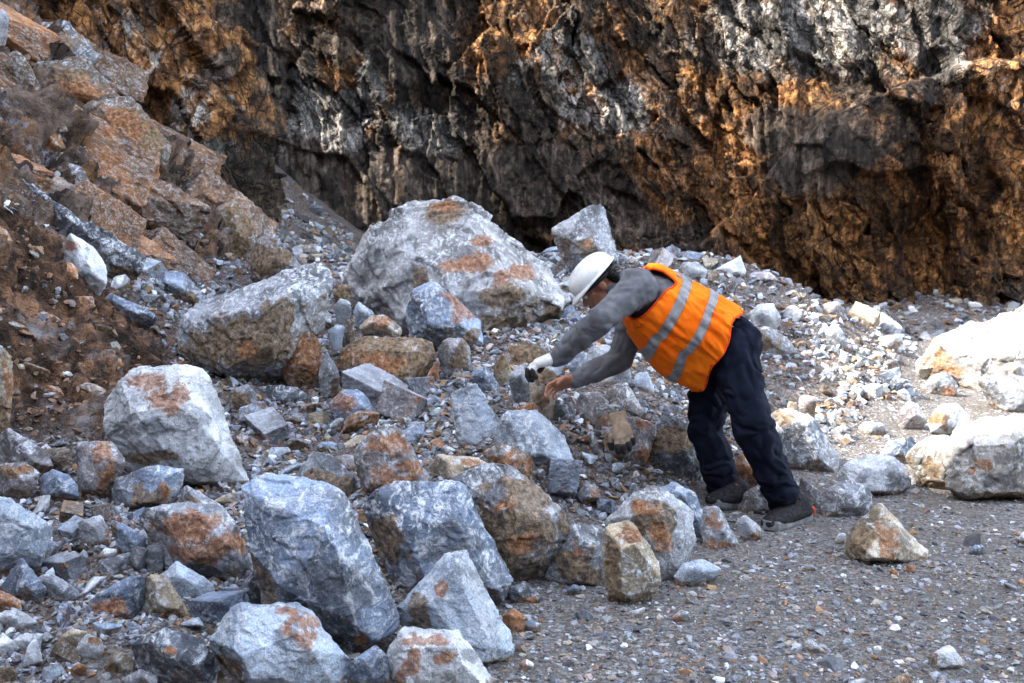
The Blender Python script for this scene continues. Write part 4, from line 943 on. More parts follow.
R("boulder", "brown ledge block with a white flat top, lower of two on the left slope", "brown", "79,107 94,98 134,99 148,118 172,146 168,168 140,176 110,160 92,132", "100,108,.12 140,120,.18 125,150,.26 158,155,.18", "w,108,101,30,4 s,130,140,30,26 r,120,125,26,16", Y=9.0, ref="the lower ledge block", veins=0, dust_light=.25)
R("boulder", "grey fractured rock high on the left slope above the ledge blocks", "grey", "24,45 40,22 62,20 84,36 98,60 88,72 70,58 36,60", "50,34,.2 72,45,.22 82,60,.2", "s,60,40,20,10 w,70,32,10,6", Y=10.2, ref="the fractured grey rock", veins=.6)
R("rock", "grey rock in the top left corner", "brightgrey", "-12,12 2,8 10,16 8,28 -10,34", "0,18,.2", "", Y=8.6)
R("rock", "brown white topped rock under the lower ledge block", "mauve", "96,150 104,140 122,148 130,166 118,176 102,170", "110,152,.22 118,164,.24", "w,112,148,8,4", Y=9.2)
R("rock", "grey white rock cluster piece at the foot of the orange outcrop", "brightgrey", "183,178 186,160 204,160 214,170 212,184 196,190", "194,168,.2 204,178,.22", "r,208,182,6,6", Y=10.9)
R("boulder", "long brown rib of rock running down the upper left slope", "brown", "6,52 16,50 40,86 62,118 64,132 50,128 28,96 10,70", "24,72,.14 48,110,.16", "r,40,105,14,12", Y=9.3, ref="the long brown rib")
R("rock", "orange brown block below the long brown rib", "rust", "26,126 40,116 60,132 66,150 50,156 32,146", "44,130,.22 54,144,.24", "r,46,138,16,12", Y=9.2)
R("rock", "brown angular rock on the left edge slope, above the dark blue slab", "mauve", "52,178 62,160 80,166 94,186 90,198 70,196", "70,172,.2 80,186,.24", "r,80,188,10,6 w,74,168,6,6", Y=8.8)
R("rock", "orange grey rock right of the long brown rib's foot", "mauve", "96,192 104,178 122,182 132,198 124,212 104,208", "110,188,.22 120,200,.24", "r,122,204,10,8 w,106,186,6,4", Y=9.2)

def build_rocks():
    items = []
    for q in ROCKS:
        out = np.array(q["out"]); wpx = np.ptp(out[:, 0]); cx = out[:, 0].mean(); cy = out[:, 1].mean(); by = out[:, 1].max()
        # survey the distance: where the foot of the rock meets the ground
        Yb = ground_ray(np.clip(cx, -60, 1080), min(by - 2, 690)) if q["Y"] is None else q["Y"]
        if q["Y"] is not None:
            yc_ = ground_ray(np.clip(cx, -60, 1080), np.clip(cy + 0.2 * np.ptp(out[:, 1]), 2, 690))
            if Yb > yc_ - 0.02: Yb = yc_ - 0.02
        W = wpx * Yb / FPX
        Hh = np.ptp(out[:, 1]) * Yb / FPX
        D = min(W, 1.3 * Hh + 0.3 * W)
        Y0 = Yb + (0.22 * D if q["Y"] is None else 0.1 * D)
        rs = np.random.RandomState(abs(int(cx * 7 + cy * 13)) % 99991)
        P = []
        for (a, b) in out:
            P.append(at(a, b, Y0 + rs.uniform(-.04, .07) * D - (0.10 * D if b > cy + 0.25 * np.ptp(out[:, 1]) else 0)))
        if q["front"]:
            for (a, b, f) in q["front"]: P.append(at(a, b, Y0 - f * D))
        for (a, b) in out[::2]:
            c = 0.62 + rs.uniform(-.12, .15)
            P.append(at(cx + (a - cx) * c, cy + (b - cy) * c, Y0 + D * q["thick"] * rs.uniform(.38, .6)))
        # root the rock in the ground
        for k in range(4):
            a = cx + (k - 1.5) * wpx * 0.18
            p = at(a, by, Y0 + (0.05 + 0.12 * (k % 2)) * D)
            g = Hg(p[0], p[1])[0]
            if p[2] > g - 0.02: p[2] = max(g - 0.03, p[2] - 0.45 * Hh)
            P.append(p)
        P = np.array(P)
        q.update(Yb=Yb, W=W, D=D, Y0=Y0, C=P.mean(0), px=(cx, cy), box=(out[:, 0].min(), out[:, 1].min(), out[:, 0].max(), out[:, 1].max()))
        PV, q['PN'], q['PD'] = polytope(P, q['thr'])
        bm = bmesh.new(); hull_into(bm, PV)
        S = max(W, Hh)
        vox = max(1.35 * Yb / FPX, S / 125)
        items.append((bm, vox)); q["vox"] = vox; q["S"] = S
    meshes = remesh_batch(items)
    for q, me in zip(ROCKS, meshes):
        finish_rock(q, me)
def rock_surface(me, S, seed, rough, vox, PN, PD, dirt_shade=1.0):
    V, E, deg = smooth_mesh(me, 1)
    N = get_no(me)
    o = seed * 1.37
    # distance to the broken faces: the two most outlying planes tell face and arris apart
    h = V @ PN.T - PD; k = np.argsort(-h, 1); i1 = k[:, 0]; gap = (np.take_along_axis(h, k[:, :1], 1) - np.take_along_axis(h, k[:, 1:2], 1))[:, 0] / S
    wv = np.stack([fbm(V / S * 2.3 + o + j * 5, 2, 3) for j in range(3)], 1) * 0.12
    A = V / S + wv
    edge = sstep(0.014, 0.0, gap + 0.012 * fbm(A * 8, 3, seed + 3)) * sstep(-.1, .6, fbm(A * 4.1, 3, seed + 4) + .1)
    v1, r1 = facet(A * 2.6 + o, seed); v2, r2 = facet(A * 6.5 + o, seed + 1); v3, r3 = facet(A * 17 + o, seed + 2)
    g = fbm(A * 5 + o, 4, seed + 5, .55)
    rid = np.abs(fbm(A * np.array([3, 3, 9]) + o, 4, seed + 7, .6))
    chip = sstep(0.055, 0.0, gap) * np.clip(fbm(A * 7 + 3, 3, seed + 8) + .15, 0, 1)
    d = S * rough * (0.012 * v1 + 0.011 * v2 + 0.006 * v3 + 0.004 * g - 0.010 * rid - 0.024 * chip)
    set_co(me, V + N * d[:, None])
    smooth_mesh(me, 1, 0.2)
    rs = np.random.RandomState(seed)
    tn = rs.uniform(.45, 1.3, len(PN)) * np.where(PN[:, 2] > .4, 1.4, 1.0)  # random tone per face; upward faces painted lighter to mimic top light
    so = np.where((rs.uniform(size=len(PN)) < .36) & (PN[:, 2] < .25), rs.uniform(.25, .6, len(PN)) * dirt_shade, 0) + np.where(PN[:, 2] < -.2, .4, 0)  # side and under faces browned: soil that also stands in for their shade
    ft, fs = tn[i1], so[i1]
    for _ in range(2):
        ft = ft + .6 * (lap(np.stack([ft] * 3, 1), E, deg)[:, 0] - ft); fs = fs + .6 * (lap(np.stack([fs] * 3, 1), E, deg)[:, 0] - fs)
    return V, N, edge, ft, fs
def finish_rock(q, me):
    seed = abs(int(q["px"][0] * 3 + q["px"][1] * 5)) % 977
    V, N, edge, ft, fs = rock_surface(me, q["S"], seed, q["rough"], q["vox"], q["PN"], q["PD"], .3)
    px, py = proj(V)
    view = V - np.array([0, 0, CAMZ]); view /= np.linalg.norm(view, axis=1)[:, None]
    face = sstep(0.25, -0.1, (N * view).sum(1))
    ch = {k: np.zeros(len(V)) for k in "rswd"}
    wob1 = fbm(V / q['S'] * 3.5, 3, 71) * 0.9; wob2 = fbm(V / q['S'] * 3.5 + 9, 3, 72) * 0.9
    for (k, a, b, rx, ry) in q["spots"]:
        d = np.sqrt(((px + wob1 * rx - a) / rx) ** 2 + ((py + wob2 * ry - b) / ry) ** 2)
        ch[k] = np.maximum(ch[k], sstep(1.75, 0.3, d) * face)
    g = Hg(V[:, 0], V[:, 1])
    nz = N[:, 2]
    ch["w"] = np.maximum(ch["w"], sstep(0.35, 0.85, nz) * 0.7 * q["dust_light"])  # rock powder on top faces, also painting them as lit from above
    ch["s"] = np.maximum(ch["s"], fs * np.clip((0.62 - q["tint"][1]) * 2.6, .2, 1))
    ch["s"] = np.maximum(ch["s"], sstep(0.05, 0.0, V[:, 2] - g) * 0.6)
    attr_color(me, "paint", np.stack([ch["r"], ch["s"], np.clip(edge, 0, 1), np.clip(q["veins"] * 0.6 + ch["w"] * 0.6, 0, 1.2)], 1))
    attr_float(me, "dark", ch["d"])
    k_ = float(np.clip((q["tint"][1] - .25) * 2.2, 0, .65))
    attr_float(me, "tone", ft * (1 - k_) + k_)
    C = q["C"].copy(); C[2] = get_co(me)[:, 2].min()
    me.transform(Matrix.Translation(-Vector(C)))
    o = link(q["kind"], me, M_ROCK, loc=Vector(C))
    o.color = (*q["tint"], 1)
    tag(o, q["label"], q["kind"], q["group"])
    q["obj"] = o
build_rocks()

# ---------------------------------------------------------------- loose stones between the boulders: one object each
PR = 0.13
def stone_protos(n, block=False, pr=PR, big=False):
    items = []; rs = np.random.RandomState(77 if big else 14 if block else 4); pl = []
    for k in range(n):
        m = rs.randint(10, 16); v = rs.normal(size=(m, 3)); v /= np.linalg.norm(v, axis=1)[:, None]
        v *= rs.uniform(.75, 1.0, (m, 1)) * np.array([1, rs.uniform(.65, .95), rs.uniform(.45, .8)])
        if block:
            v = np.array([(x, y, z) for x in (-1, 1) for y in (-.75, .75) for z in (-.7, .7)]) + rs.uniform(-.42, .42, (8, 3))
        PV, PN, PD = polytope(v, 26); pl.append((PN, PD))
        bm = bmesh.new(); hull_into(bm, PV); items.append((bm, 0.028 if big else 0.04 if block else 0.065))
    out = []
    for k, me in enumerate(remesh_batch(items)):
        V, N, edge, ft, fs = rock_surface(me, 2.0, 31 + k * 3, 1.7 if big else 1.0, 0.065, *pl[k])
        r = np.zeros(len(V)) + (0.62 * sstep(0.1, 0.5, fbm(V * 0.9 + k, 2, k)) if k % 4 == 0 or (block and k % 2) else 0)
        s = fs * (.2 if block else 1) + (0.3 if k % 3 == 1 else 0)
        attr_color(me, "paint", np.stack([r, s, edge * (.4 if block else 1), np.full(len(V), 0.05 if block else .35)], 1)); attr_float(me, "dark", np.zeros(len(V))); attr_float(me, "tone", ft)
        me.transform(Matrix.Scale(pr, 4)); out.append(me)
    return out
SP_ = stone_protos(18)
BP_ = stone_protos(12, True)
BL_ = stone_protos(10, True, .36, True)
def on_rock(px, py, m):
    X = np.array([px, px - m, px + m, px, px]); Y = np.array([py, py, py, py - m, py + m])
    for q in ROCKS:
        b = q["box"]
        if b[0] - m < px < b[2] + m and b[1] - m < py < b[3] + m and inpoly(X, Y, q["out"]).any(): return True
    return False
def candidates(rs, n, y0, y1, xa, xb, uni=False):
    """many possible resting places at once: (x, y, ground height, photo x, photo y, bank, bedrock, rubble)"""
    u = rs.uniform(size=n)
    y = y0 + u * (y1 - y0) if uni else 1.0 / (1 / y0 + u * (1 / y1 - 1 / y0))
    x = rs.uniform(xa, xb, n) * y; h = Hg(x, y); px, py = proj(np.stack([x, y, h], 1))
    b, r, q = ground_zones(x, y, h)
    return list(zip(x, y, h, px, py, b, r, q))
def scatter_stones(target):
    rs = np.random.RandomState(23); placed = []; n = 0
    names = ["blue", "grey", "pale", "white", "dark", "mauve", "tan", "brown", "rust"]
    words = dict(blue="blue grey", grey="grey", pale="pale grey", white="whitish", dark="dark grey", mauve="warm grey", tan="tan", brown="brown", rust="rusty")
    prob = np.array([5.5, 5, 5, 2.6, 2.4, 3, 1.6, 1.4, 1.4]); prob /= prob.sum()
    refs = [q for q in ROCKS if q["ref"]]
    # medium rocks piled in the gaps between the boulders
    made = 0
    for x, y, h, px, py, b_, r_, q_ in candidates(rs, 12000, 3.0, 10.5, -.5, .42):
        if made >= 150: break
        if not (-5 < px < 960 and 190 < py < 690) or 640 < px < 815 and 330 < py < 530: continue
        if q_ < .6 or b_ > .4 or r_ > .4: continue
        spx = rs.uniform(20, 46) * (.72 if py < 400 else 1.2 if px < 260 and py > 560 else 1)
        if on_rock(px, py, 3): continue
        if any((px - a) ** 2 + (py - b) ** 2 < (0.29 * (spx + c)) ** 2 for a, b, c in placed): continue
        placed.append((px, py, spx)); made += 1
        s = 0.5 * spx * y / FPX
        o = link("rock", (SP_ + BP_)[rs.randint(len(SP_) + 4)])
        if not o.data.materials: o.data.materials.append(M_ROCK)
        o.location = (x, y, h + s * 0.15)
        o.rotation_euler = (rs.normal(0, .35), rs.normal(0, .35), rs.uniform(0, 6.28))
        k_ = s / PR
        o.scale = (k_ * rs.uniform(.95, 1.3), k_ * rs.uniform(.8, 1.1), k_ * rs.uniform(.8, 1.2))
        tn = names[rs.choice(len(names), p=prob)]
        o.color = (*(np.array(TINT[tn]) * rs.uniform(.8, 1.2)), 1)
        o["_px"] = (px, py); o["_w"] = words[tn]; o["_s"] = spx; o["_m"] = 1
        STONES.append(o)
    # joint-bounded blocks of the upper left slope
    made = 0
    for x, y, h, px, py, b_, r_, q_ in candidates(rs, 6000, 5.6, 10.6, -.5, -.2, True):
        if made >= 135: break
        if not (-15 < px < 250 and -10 < py < 440): continue
        if max(r_, b_) < .5 or (b_ > r_ and rs.uniform() < .88): continue
        bank_ = b_ > r_
        spx = (rs.uniform(16, 40) if bank_ else rs.uniform(46, 94)) if made < 48 else rs.uniform(10, 34) if made < 110 else rs.uniform(9, 20)
        if any((px - a) ** 2 + (py - b) ** 2 < (0.36 * (spx + c)) ** 2 for a, b, c in placed): continue
        if on_rock(px, py, 0): continue
        placed.append((px, py, spx)); made += 1
        s = 0.5 * spx * y / FPX
        o = link("boulder" if spx > 44 else "rock", BL_[rs.randint(len(BL_))] if spx > 44 else SP_[rs.randint(len(SP_))] if bank_ else BP_[rs.randint(len(BP_))])
        if not o.data.materials: o.data.materials.append(M_ROCK)
        o.location = (x, y, h - s * (0.35 if bank_ else 0.28))
        o.rotation_euler = (rs.normal(-.3, .09), rs.normal(.5, .10), rs.normal(.3, .14))
        k_ = s / (.36 if spx > 44 else PR)
        o.scale = (k_ * rs.uniform(1.0, 1.6), k_ * rs.uniform(.8, 1.2), k_ * rs.uniform(.8, 1.3))
        tn = ["brown", "mauve", "rust", "grey", "tan", "dark"][rs.choice(6, p=[.3, .1, .34, .08, 0, .18] if bank_ else [.34, .14, .42, .02, .08, 0])]
        c = np.array(dict(brown=(.19, .105, .058), mauve=(.22, .165, .13), rust=(.32, .145, .055), grey=(.21, .205, .215), tan=(.33, .21, .12), dark=(.07, .06, .06))[tn]) * rs.uniform(.75, 1.25); o.color = (*c, 1)
        o["_px"] = (px, py); o["_w"] = dict(words, mauve="greyish brown")[tn]; o["_s"] = spx; o["_b"] = 1
        STONES.append(o)
    # small loose stones
    for x, y, h, px, py, b_, r_, q_ in candidates(rs, 26000, 3.0, 11.5, -.5, .5):
        if n >= target: break
        if not (-5 < px < 1029 and 5 < py < 690): continue
        if q_ < 0.6 or rs.uniform() < b_ * .93: continue
        spx = min(26, 10 + rs.exponential(5.0))
        if py < 330: spx *= 0.85
        if on_rock(px, py, 2): continue
        if 640 < px < 815 and 330 < py < 530: continue
        if any((px - a) ** 2 + (py - b) ** 2 < (0.44 * (spx + c)) ** 2 for a, b, c in placed): continue
        s = 0.5 * spx * y / FPX
        tn = names[rs.choice(len(names), p=prob)]
        if r_ > .5 and rs.uniform() < .75: tn = ["brown", "mauve", "rust", "tan"][rs.randint(4)]
        placed.append((px, py, spx)); n += 1
        o = link("stone", SP_[rs.randint(len(SP_))])
        if not o.data.materials: o.data.materials.append(M_ROCK)
        o.location = (x, y, h + s * 0.12)
        o.rotation_euler = (rs.normal(0, .25), rs.normal(0, .25), rs.uniform(0, 6.28))
        k_ = s / PR
        o.scale = (k_ * rs.uniform(.95, 1.35), k_ * rs.uniform(.8, 1.1), k_ * rs.uniform(.75, 1.15))
        c = np.array(TINT[tn]) * rs.uniform(.8, 1.2); o.color = (*c, 1)
        o["_px"] = (px, py); o["_w"] = words[tn]; o["_s"] = spx
        STONES.append(o)
    # labels: by look and by the boulder it lies next to
    used = {}
    for o in STONES:
        px, py = o["_px"]; spx = o["_s"]
        blk = "_b" in o; med = "_m" in o
        size = ("small" if spx < 26 else "broad") if blk else ("medium" if spx < 26 else "larger") if med else "tiny" if spx < 9.5 else ("small" if spx < 15 else "fist sized")
        near = sorted(refs, key=lambda q: max(q["box"][0] - px, 0, px - q["box"][2]) + max(q["box"][1] - py, 0, py - q["box"][3]) + 0.1 * math.hypot(q["px"][0] - px, q["px"][1] - py))[:4]
        def side(q):
            dx = max(q["box"][0] - px, 0) - max(px - q["box"][2], 0); dy = max(q["box"][1] - py, 0) - max(py - q["box"][3], 0)
            if dx == 0 and dy == 0: return "close to"
            if abs(dy) >= abs(dx): return "just above" if dy > 0 else "just below"
            return "just left of" if dx > 0 else "just right of"
        opts = [f"{size} {o['_w']} {'jointed block' if blk else 'rock' if med else 'stone'} {side(q)} {q['ref']}" for q in near]
        opts += [f"{size} {o['_w']} {'jointed block' if blk else 'rock' if med else 'stone'} between {near[0]['ref']} and {near[1]['ref'].replace('the ', 'the ')}"]
        lab = next((l for l in opts if l not in used and len(l.split()) <= 16), opts[0])
        used[lab] = used.get(lab, 0) + 1
        tag(o, lab, ("boulder" if spx > 44 and blk else "rock") if blk or med else "stone", "fractured blocks on the upper left slope" if blk else "medium rocks between the boulders" if med else "loose stones lying in the rubble")
        for k in ("_px", "_w", "_s", "_b", "_m"):
            if k in o: del o[k]
STONES = []
scatter_stones(272)
print('STONES', len(STONES), len(ROCKS))
# ---------------------------------------------------------------- gravel and rubble too many to count
def proto_pebbles(n, flat=False, seed=1):
    rs = np.random.RandomState(seed); out = []
    for k in range(n):
        m = rs.randint(9, 15)
        q = rs.normal(size=(m, 3)); q /= np.linalg.norm(q, axis=1)[:, None]
        q *= rs.uniform(0.7, 1.0, (m, 1)); q *= np.array([1.0, rs.uniform(.6, .95), rs.uniform(.35, .75)])
        bm = bmesh.new(); hull_into(bm, q); bmesh.ops.triangulate(bm, faces=bm.faces)
        bm.verts.index_update()
        V = np.array([v.co[:] for v in bm.verts]); Fc = np.array([[v.index for v in f.verts] for f in bm.faces]); bm.free()
        out.append((V, Fc))
    return out
PROTO = proto_pebbles(14)
def rot_mats(rs, n, tilt):
    a = rs.uniform(0, 2 * math.pi, n); b = rs.normal(0, tilt, n); c = rs.normal(0, tilt, n)
    ca, sa, cb, sb, cc, sc = np.cos(a), np.sin(a), np.cos(b), np.sin(b), np.cos(c), np.sin(c)
    Rz = np.zeros((n, 3, 3)); Rz[:, 0, 0] = ca; Rz[:, 0, 1] = -sa; Rz[:, 1, 0] = sa; Rz[:, 1, 1] = ca; Rz[:, 2, 2] = 1
    Rx = np.zeros((n, 3, 3)); Rx[:, 0, 0] = 1; Rx[:, 1, 1] = cb; Rx[:, 1, 2] = -sb; Rx[:, 2, 1] = sb; Rx[:, 2, 2] = cb
    Ry = np.zeros((n, 3, 3)); Ry[:, 1, 1] = 1; Ry[:, 0, 0] = cc; Ry[:, 0, 2] = sc; Ry[:, 2, 0] = -sc; Ry[:, 2, 2] = cc
    return Rx @ Ry @ Rz
def pebble_field(name, x, y, z, size, tint, seed, tilt=0.3):
    rs = np.random.RandomState(seed); n = len(x)
    R = rot_mats(rs, n, tilt); which = rs.randint(0, len(PROTO), n)
    Vs, Fs, Ts, off = [], [], [], 0
    for k, (V, Fc) in enumerate(PROTO):
        m = np.nonzero(which == k)[0]
        if not len(m): continue
        P = np.einsum('nij,vj->nvi', R[m], V) * size[m][:, None, None]
        P += np.stack([x[m], y[m], z[m]], 1)[:, None]
        nv = len(V)
        Fk = Fc[None] + (np.arange(len(m)) * nv)[:, None, None] + off
        Vs.append(P.reshape(-1, 3)); Fs.append(Fk.reshape(-1, 3)); Ts.append(np.repeat(tint[m], nv, 0)); off += nv * len(m)
    me = mesh_arrays(name, np.vstack(Vs), np.vstack(Fs), smooth=False)
    T = np.vstack(Ts); attr_color(me, "tint", np.hstack([T, np.ones((len(T), 1))]))
    return tag(link(name, me, M_PEB), kind="stuff")
PAL = np.array([(.17, .18, .20), (.26, .28, .32), (.36, .38, .42), (.10, .10, .115), (.20, .15, .115), (.27, .16, .09), (.56, .57, .60), (.23, .215, .20), (.33, .29, .25)])
def tints(rs, n, p):
    t = PAL[rs.choice(len(PAL), n, p=np.array(p) / sum(p))]
    return np.clip(t * rs.uniform(.6, 1.4, (n, 1)) * rs.uniform(.94, 1.06, (n, 3)), 0, .8)
rs = np.random.RandomState(11)
def sample(n, y0, y1, power=2.0):
    u = rs.uniform(0, 1, n); k = 1 - power
    y = (y0 ** k + u * (y1 ** k - y0 ** k)) ** (1 / k)
    return rs.uniform(-0.53, 0.55, n) * y + rs.uniform(-.25, .25, n), y
# rubble slope
x, y = sample(105000, 2.9, 14.0, 1.75)
h = Hg(x, y); b_, r_, q_ = ground_zones(x, y, h)
dens = fbm(np.stack([x, y, h], 1) * 1.7, 3, 66)
keep = ((q_ > 0.45) | (y > 11.2)) & (rs.uniform(size=len(x)) > b_ * 0.5) & (rs.uniform(size=len(x)) > r_ * 0.15) & (rs.uniform(size=len(x)) < np.where(y < 5, 0.5, 0.66) + 1.3 * dens)
x, y, h, r_, b_ = x[keep], y[keep], h[keep], r_[keep], b_[keep]
s = np.clip(np.exp(rs.normal(math.log(0.0175), 0.82, len(x))), 0.0022 * y, 0.0075 * y)
s = np.where(y > 11, s * 1.4, s); s = np.where(y < 4.6, s * .85, s)
T = .9 * tints(rs, len(x), [5, 5, 4, 4.5, 3.6, 2.4, 2.2, 2.5, 1.8])
brn = rs.uniform(size=len(x)) < sstep(0.1, -0.35, dens[keep]) * .6
T[brn] = T[brn] * .35 + np.array([.12, .075, .045]) * .65
mrk = rs.uniform(size=len(x)) < r_ * 0.8
T[mrk] = T[mrk] * 0.2 + np.array([.20, .135, .095]) * .8 * rs.uniform(.5, 1.5, (mrk.sum(), 1))
mrk = rs.uniform(size=len(x)) < b_ * 0.93
T[mrk] = T[mrk] * .15 + np.array([.15, .082, .046]) * rs.uniform(.25, 1.5, (mrk.sum(), 1))
s = np.where(mrk, s * .75, s)
# broken stone lying on top of the finer rubble
xb, yb = sample(15000, 3.0, 13.0, 1.6)
hb2 = Hg(xb, yb); bb, rb_, qb = ground_zones(xb, yb, hb2)
kb = (qb > .55) & (bb < .3) & (rb_ < .5)
xb, yb, hb2 = xb[kb], yb[kb], hb2[kb]
sb_ = rs.uniform(3.2, 7.6, len(xb)) * yb / FPX
Tb = 1.05 * tints(rs, len(xb), [6, 6, 5, 3, 1.6, 1.6, 3, 2.4, 1.8])
x, y, h, s, T = np.concatenate([x, xb]), np.concatenate([y, yb]), np.concatenate([h, hb2 + sb_ * .12]), np.concatenate([s, sb_]), np.vstack([T, Tb])
pebble_field("rubble", x, y, h + s * 0.12, s, T, 5, 0.5)
# gravel floor
x, y = sample(44000, 3.1, 13, 2.1)
h = Hg(x, y); b_, r_, q_ = ground_zones(x, y, h)
keep = (q_ < 0.75) & (x > -0.8)
x, y, h = x[keep], y[keep], h[keep]
s = np.clip(np.exp(rs.normal(math.log(0.0064), 0.62, len(x))), 0.00125 * y, 0.03)
big = rs.uniform(size=len(x)) < 0.02; s[big] *= rs.uniform(1.5, 2.6, big.sum())
pebble_field("gravel", x, y, h + s * 0.1, s, tints(rs, len(x), [5, 4, 2.6, 4, 4, 1.8, 1.0, 4.5, 3]), 6, 0.25)
# ---------------------------------------------------------------- the worker
def v_(*a): return np.array(a, float)
def unit(a): a = np.array(a, float); return a / np.linalg.norm(a)
MID = at(700, 330, 5.25)

J = dict(
    pelvis=at(727, 342, 5.27), waist=at(704, 326, 5.27), chest=at(664, 303, 5.27), neck=at(627, 289, 5.27), headbase=at(609, 289, 5.25),
    sh_n=at(638, 288, 5.09), el_n=at(602, 318, 4.98), wr_n=at(558, 357, 5.10),
    sh_f=at(640, 306, 5.45), el_f=at(620, 360, 5.42), wr_f=at(578, 379, 5.32),
    hip_n=at(733, 350, 5.17), kn_n=at(752, 424, 5.06), an_n=at(785, 498, 5.14),
    hip_f=at(716, 356, 5.37), kn_f=at(705, 428, 5.36), an_f=at(726, 492, 5.42),
)
HEAD = at(598, 284, 5.24)
hc = unit((-0.72, 0.0, 0.66)); hf = unit((-0.66, 0.0, -0.72)); hs_ = v_(0, -1, 0)      # crown, face and near-side directions
def hp(c, f, s): return HEAD + hc * c + hf * f + hs_ * s

def hand_caps(bm, wrist, d, n, t, grow=0.0, curl=(0.5, 0.7, 0.5), spread=0.12, only=None, thumb=True, palm=True, scale=1.0, thumb_curl=0.5):
    """palm, four curled fingers and a thumb; d along the hand, n out of the palm, t towards the thumb"""
    d = unit(d); n = np.array(n, float); n = unit(n - d * n.dot(d)); t0 = np.cross(n, d); t = t0 if t0.dot(t) > 0 else -t0
    k = scale
    if palm:
        pts = []
        for c, r in [(wrist, .027), (wrist + d * .03 * k + t * .022, .022), (wrist + d * .03 * k - t * .022, .020), (wrist + d * .088 * k + t * .032, .0135), (wrist + d * .092 * k + t * .010, .014), (wrist + d * .087 * k - t * .012, .0135), (wrist + d * .078 * k - t * .032, .0125), (wrist + d * .05 * k + t * .03 + n * .008, .017)]:
            pts.append(c + ICO * (r + grow) * np.array([1, 1, 1]))
        hull_into(bm, np.vstack(pts))
    L = [(.046, .027, .021), (.050, .031, .022), (.046, .029, .021), (.036, .021, .018)]
    offs = [.032, .011, -.011, -.031]; st = [.088, .092, .087, .079]
    ends = []
    for i in range(4):
        dirv = unit(d + t * spread * (1.2 - i) * 0.8); p = wrist + d * st[i] * k + t * offs[i]
        ang = 0.0; r = .0098 - .0008 * (i == 3)
        for s in range(3):
            ang += curl[s] * (1 + 0.08 * i)
            dd = dirv * math.cos(ang) + n * math.sin(ang)
            q = p + dd * L[i][s] * k
            if only is None or s >= only: cap(bm, p, q, r + grow, r * .9 + grow)
            p = q; r *= .9
        ends.append(p)
    if thumb:
        p0 = wrist + d * .028 * k + t * .026 + n * .006
        d1 = unit(d * .62 + t * .72 + n * .25); p1 = p0 + d1 * .040
        d2 = unit(d * .85 + t * (.45 - .3 * thumb_curl) + n * (.2 + thumb_curl)); p2 = p1 + d2 * .031
        d3 = unit(d * .9 + t * (.2 - .4 * thumb_curl) + n * (.3 + thumb_curl)); p3 = p2 + d3 * .025
        if only is None:
            cap(bm, p0, p1, .015 + grow, .0125 + grow); cap(bm, p1, p2, .012 + grow, .0108 + grow)
        cap(bm, p2, p3, .0108 + grow, .0088 + grow)

HN = dict(wrist=J['wr_n'] + v_(-.012, 0, -.004), d=(-0.93, 0.10, -0.30), n=(-0.25, 0.12, -1.0), t=(0.1, 1, 0))
HF = dict(wrist=J['wr_f'] + v_(-.012, 0, -.004), d=(-0.95, -0.10, -0.24), n=(-0.15, -0.75, -0.72), t=(0, -0.8, 0.7))

def body_mesh():
    bm = bmesh.new()
    # trunk
    for a, b, ra, rb, s in [('pelvis', 'waist', .145, .135, (1, 1.18, 1)), ('waist', 'chest', .135, .145, (1, 1.2, 1)), ('chest', 'neck', .14, .075, (1, 1.35, 1))]:
        cap(bm, J[a], J[b], ra, rb, s)
    cap(bm, J['neck'] + v_(.03, 0, .01), J['sh_n'], .07, .068); cap(bm, J['neck'] + v_(.03, 0, .01), J['sh_f'], .07, .068)
    cap(bm, J['neck'] + v_(.02, 0, 0), hp(-.055, -.03, 0), .062, .056)
    # limbs
    for s in 'nf':
        cap(bm, J['sh_' + s], J['el_' + s], .060, .043); cap(bm, J['el_' + s], J['wr_' + s], .043, .029)
        cap(bm, J['hip_' + s], J['kn_' + s], .095, .060); cap(bm, J['kn_' + s], J['an_' + s], .058, .040)
        cap(bm, J['an_' + s], J['an_' + s] + v_(-.01, 0, -.03), .034, .032)
    # head
    ell(bm, hp(.035, -.008, 0), [hc * .092, hf * .098, hs_ * .077])
    hull_into(bm, np.vstack([hp(-.01, .035, 0) + ICO * .062, hp(-.075, .062, 0) + ICO * .03, hp(-.06, .02, .045) + ICO * .016, hp(-.06, .02, -.045) + ICO * .016, hp(-.055, .07, .018) + ICO * .022, hp(-.055, .07, -.018) + ICO * .022]))
    hull_into(bm, np.vstack([hp(.012, .088, 0) + ICO * .007, hp(-.024, .112, 0) + ICO * .010, hp(-.028, .092, .012) + ICO * .009, hp(-.028, .092, -.012) + ICO * .009]))   # nose
    cap(bm, hp(.022, .084, .03), hp(.022, .088, -.03), .012, .012)                                   # brow
    cap(bm, hp(-.048, .094, .016), hp(-.048, .094, -.016), .008, .008)                               # lips
    cap(bm, hp(-.085, .078, .006), hp(-.085, .078, -.006), .017, .017)                               # chin
    for s in (1, -1):
        ell(bm, hp(-.008, -.010, .078 * s), [hc * .033, hf * .019, hs_ * .011])                      # ears
        cap(bm, hp(-.018, .062, .04 * s), hp(-.012, .05, .052 * s), .02, .016)                       # cheekbones
    hand_caps(bm, **HN, curl=(.35, .75, .55), spread=.22)
    hand_caps(bm, **HF, curl=(.30, .55, .45), spread=.16, thumb_curl=.35)
    return bm

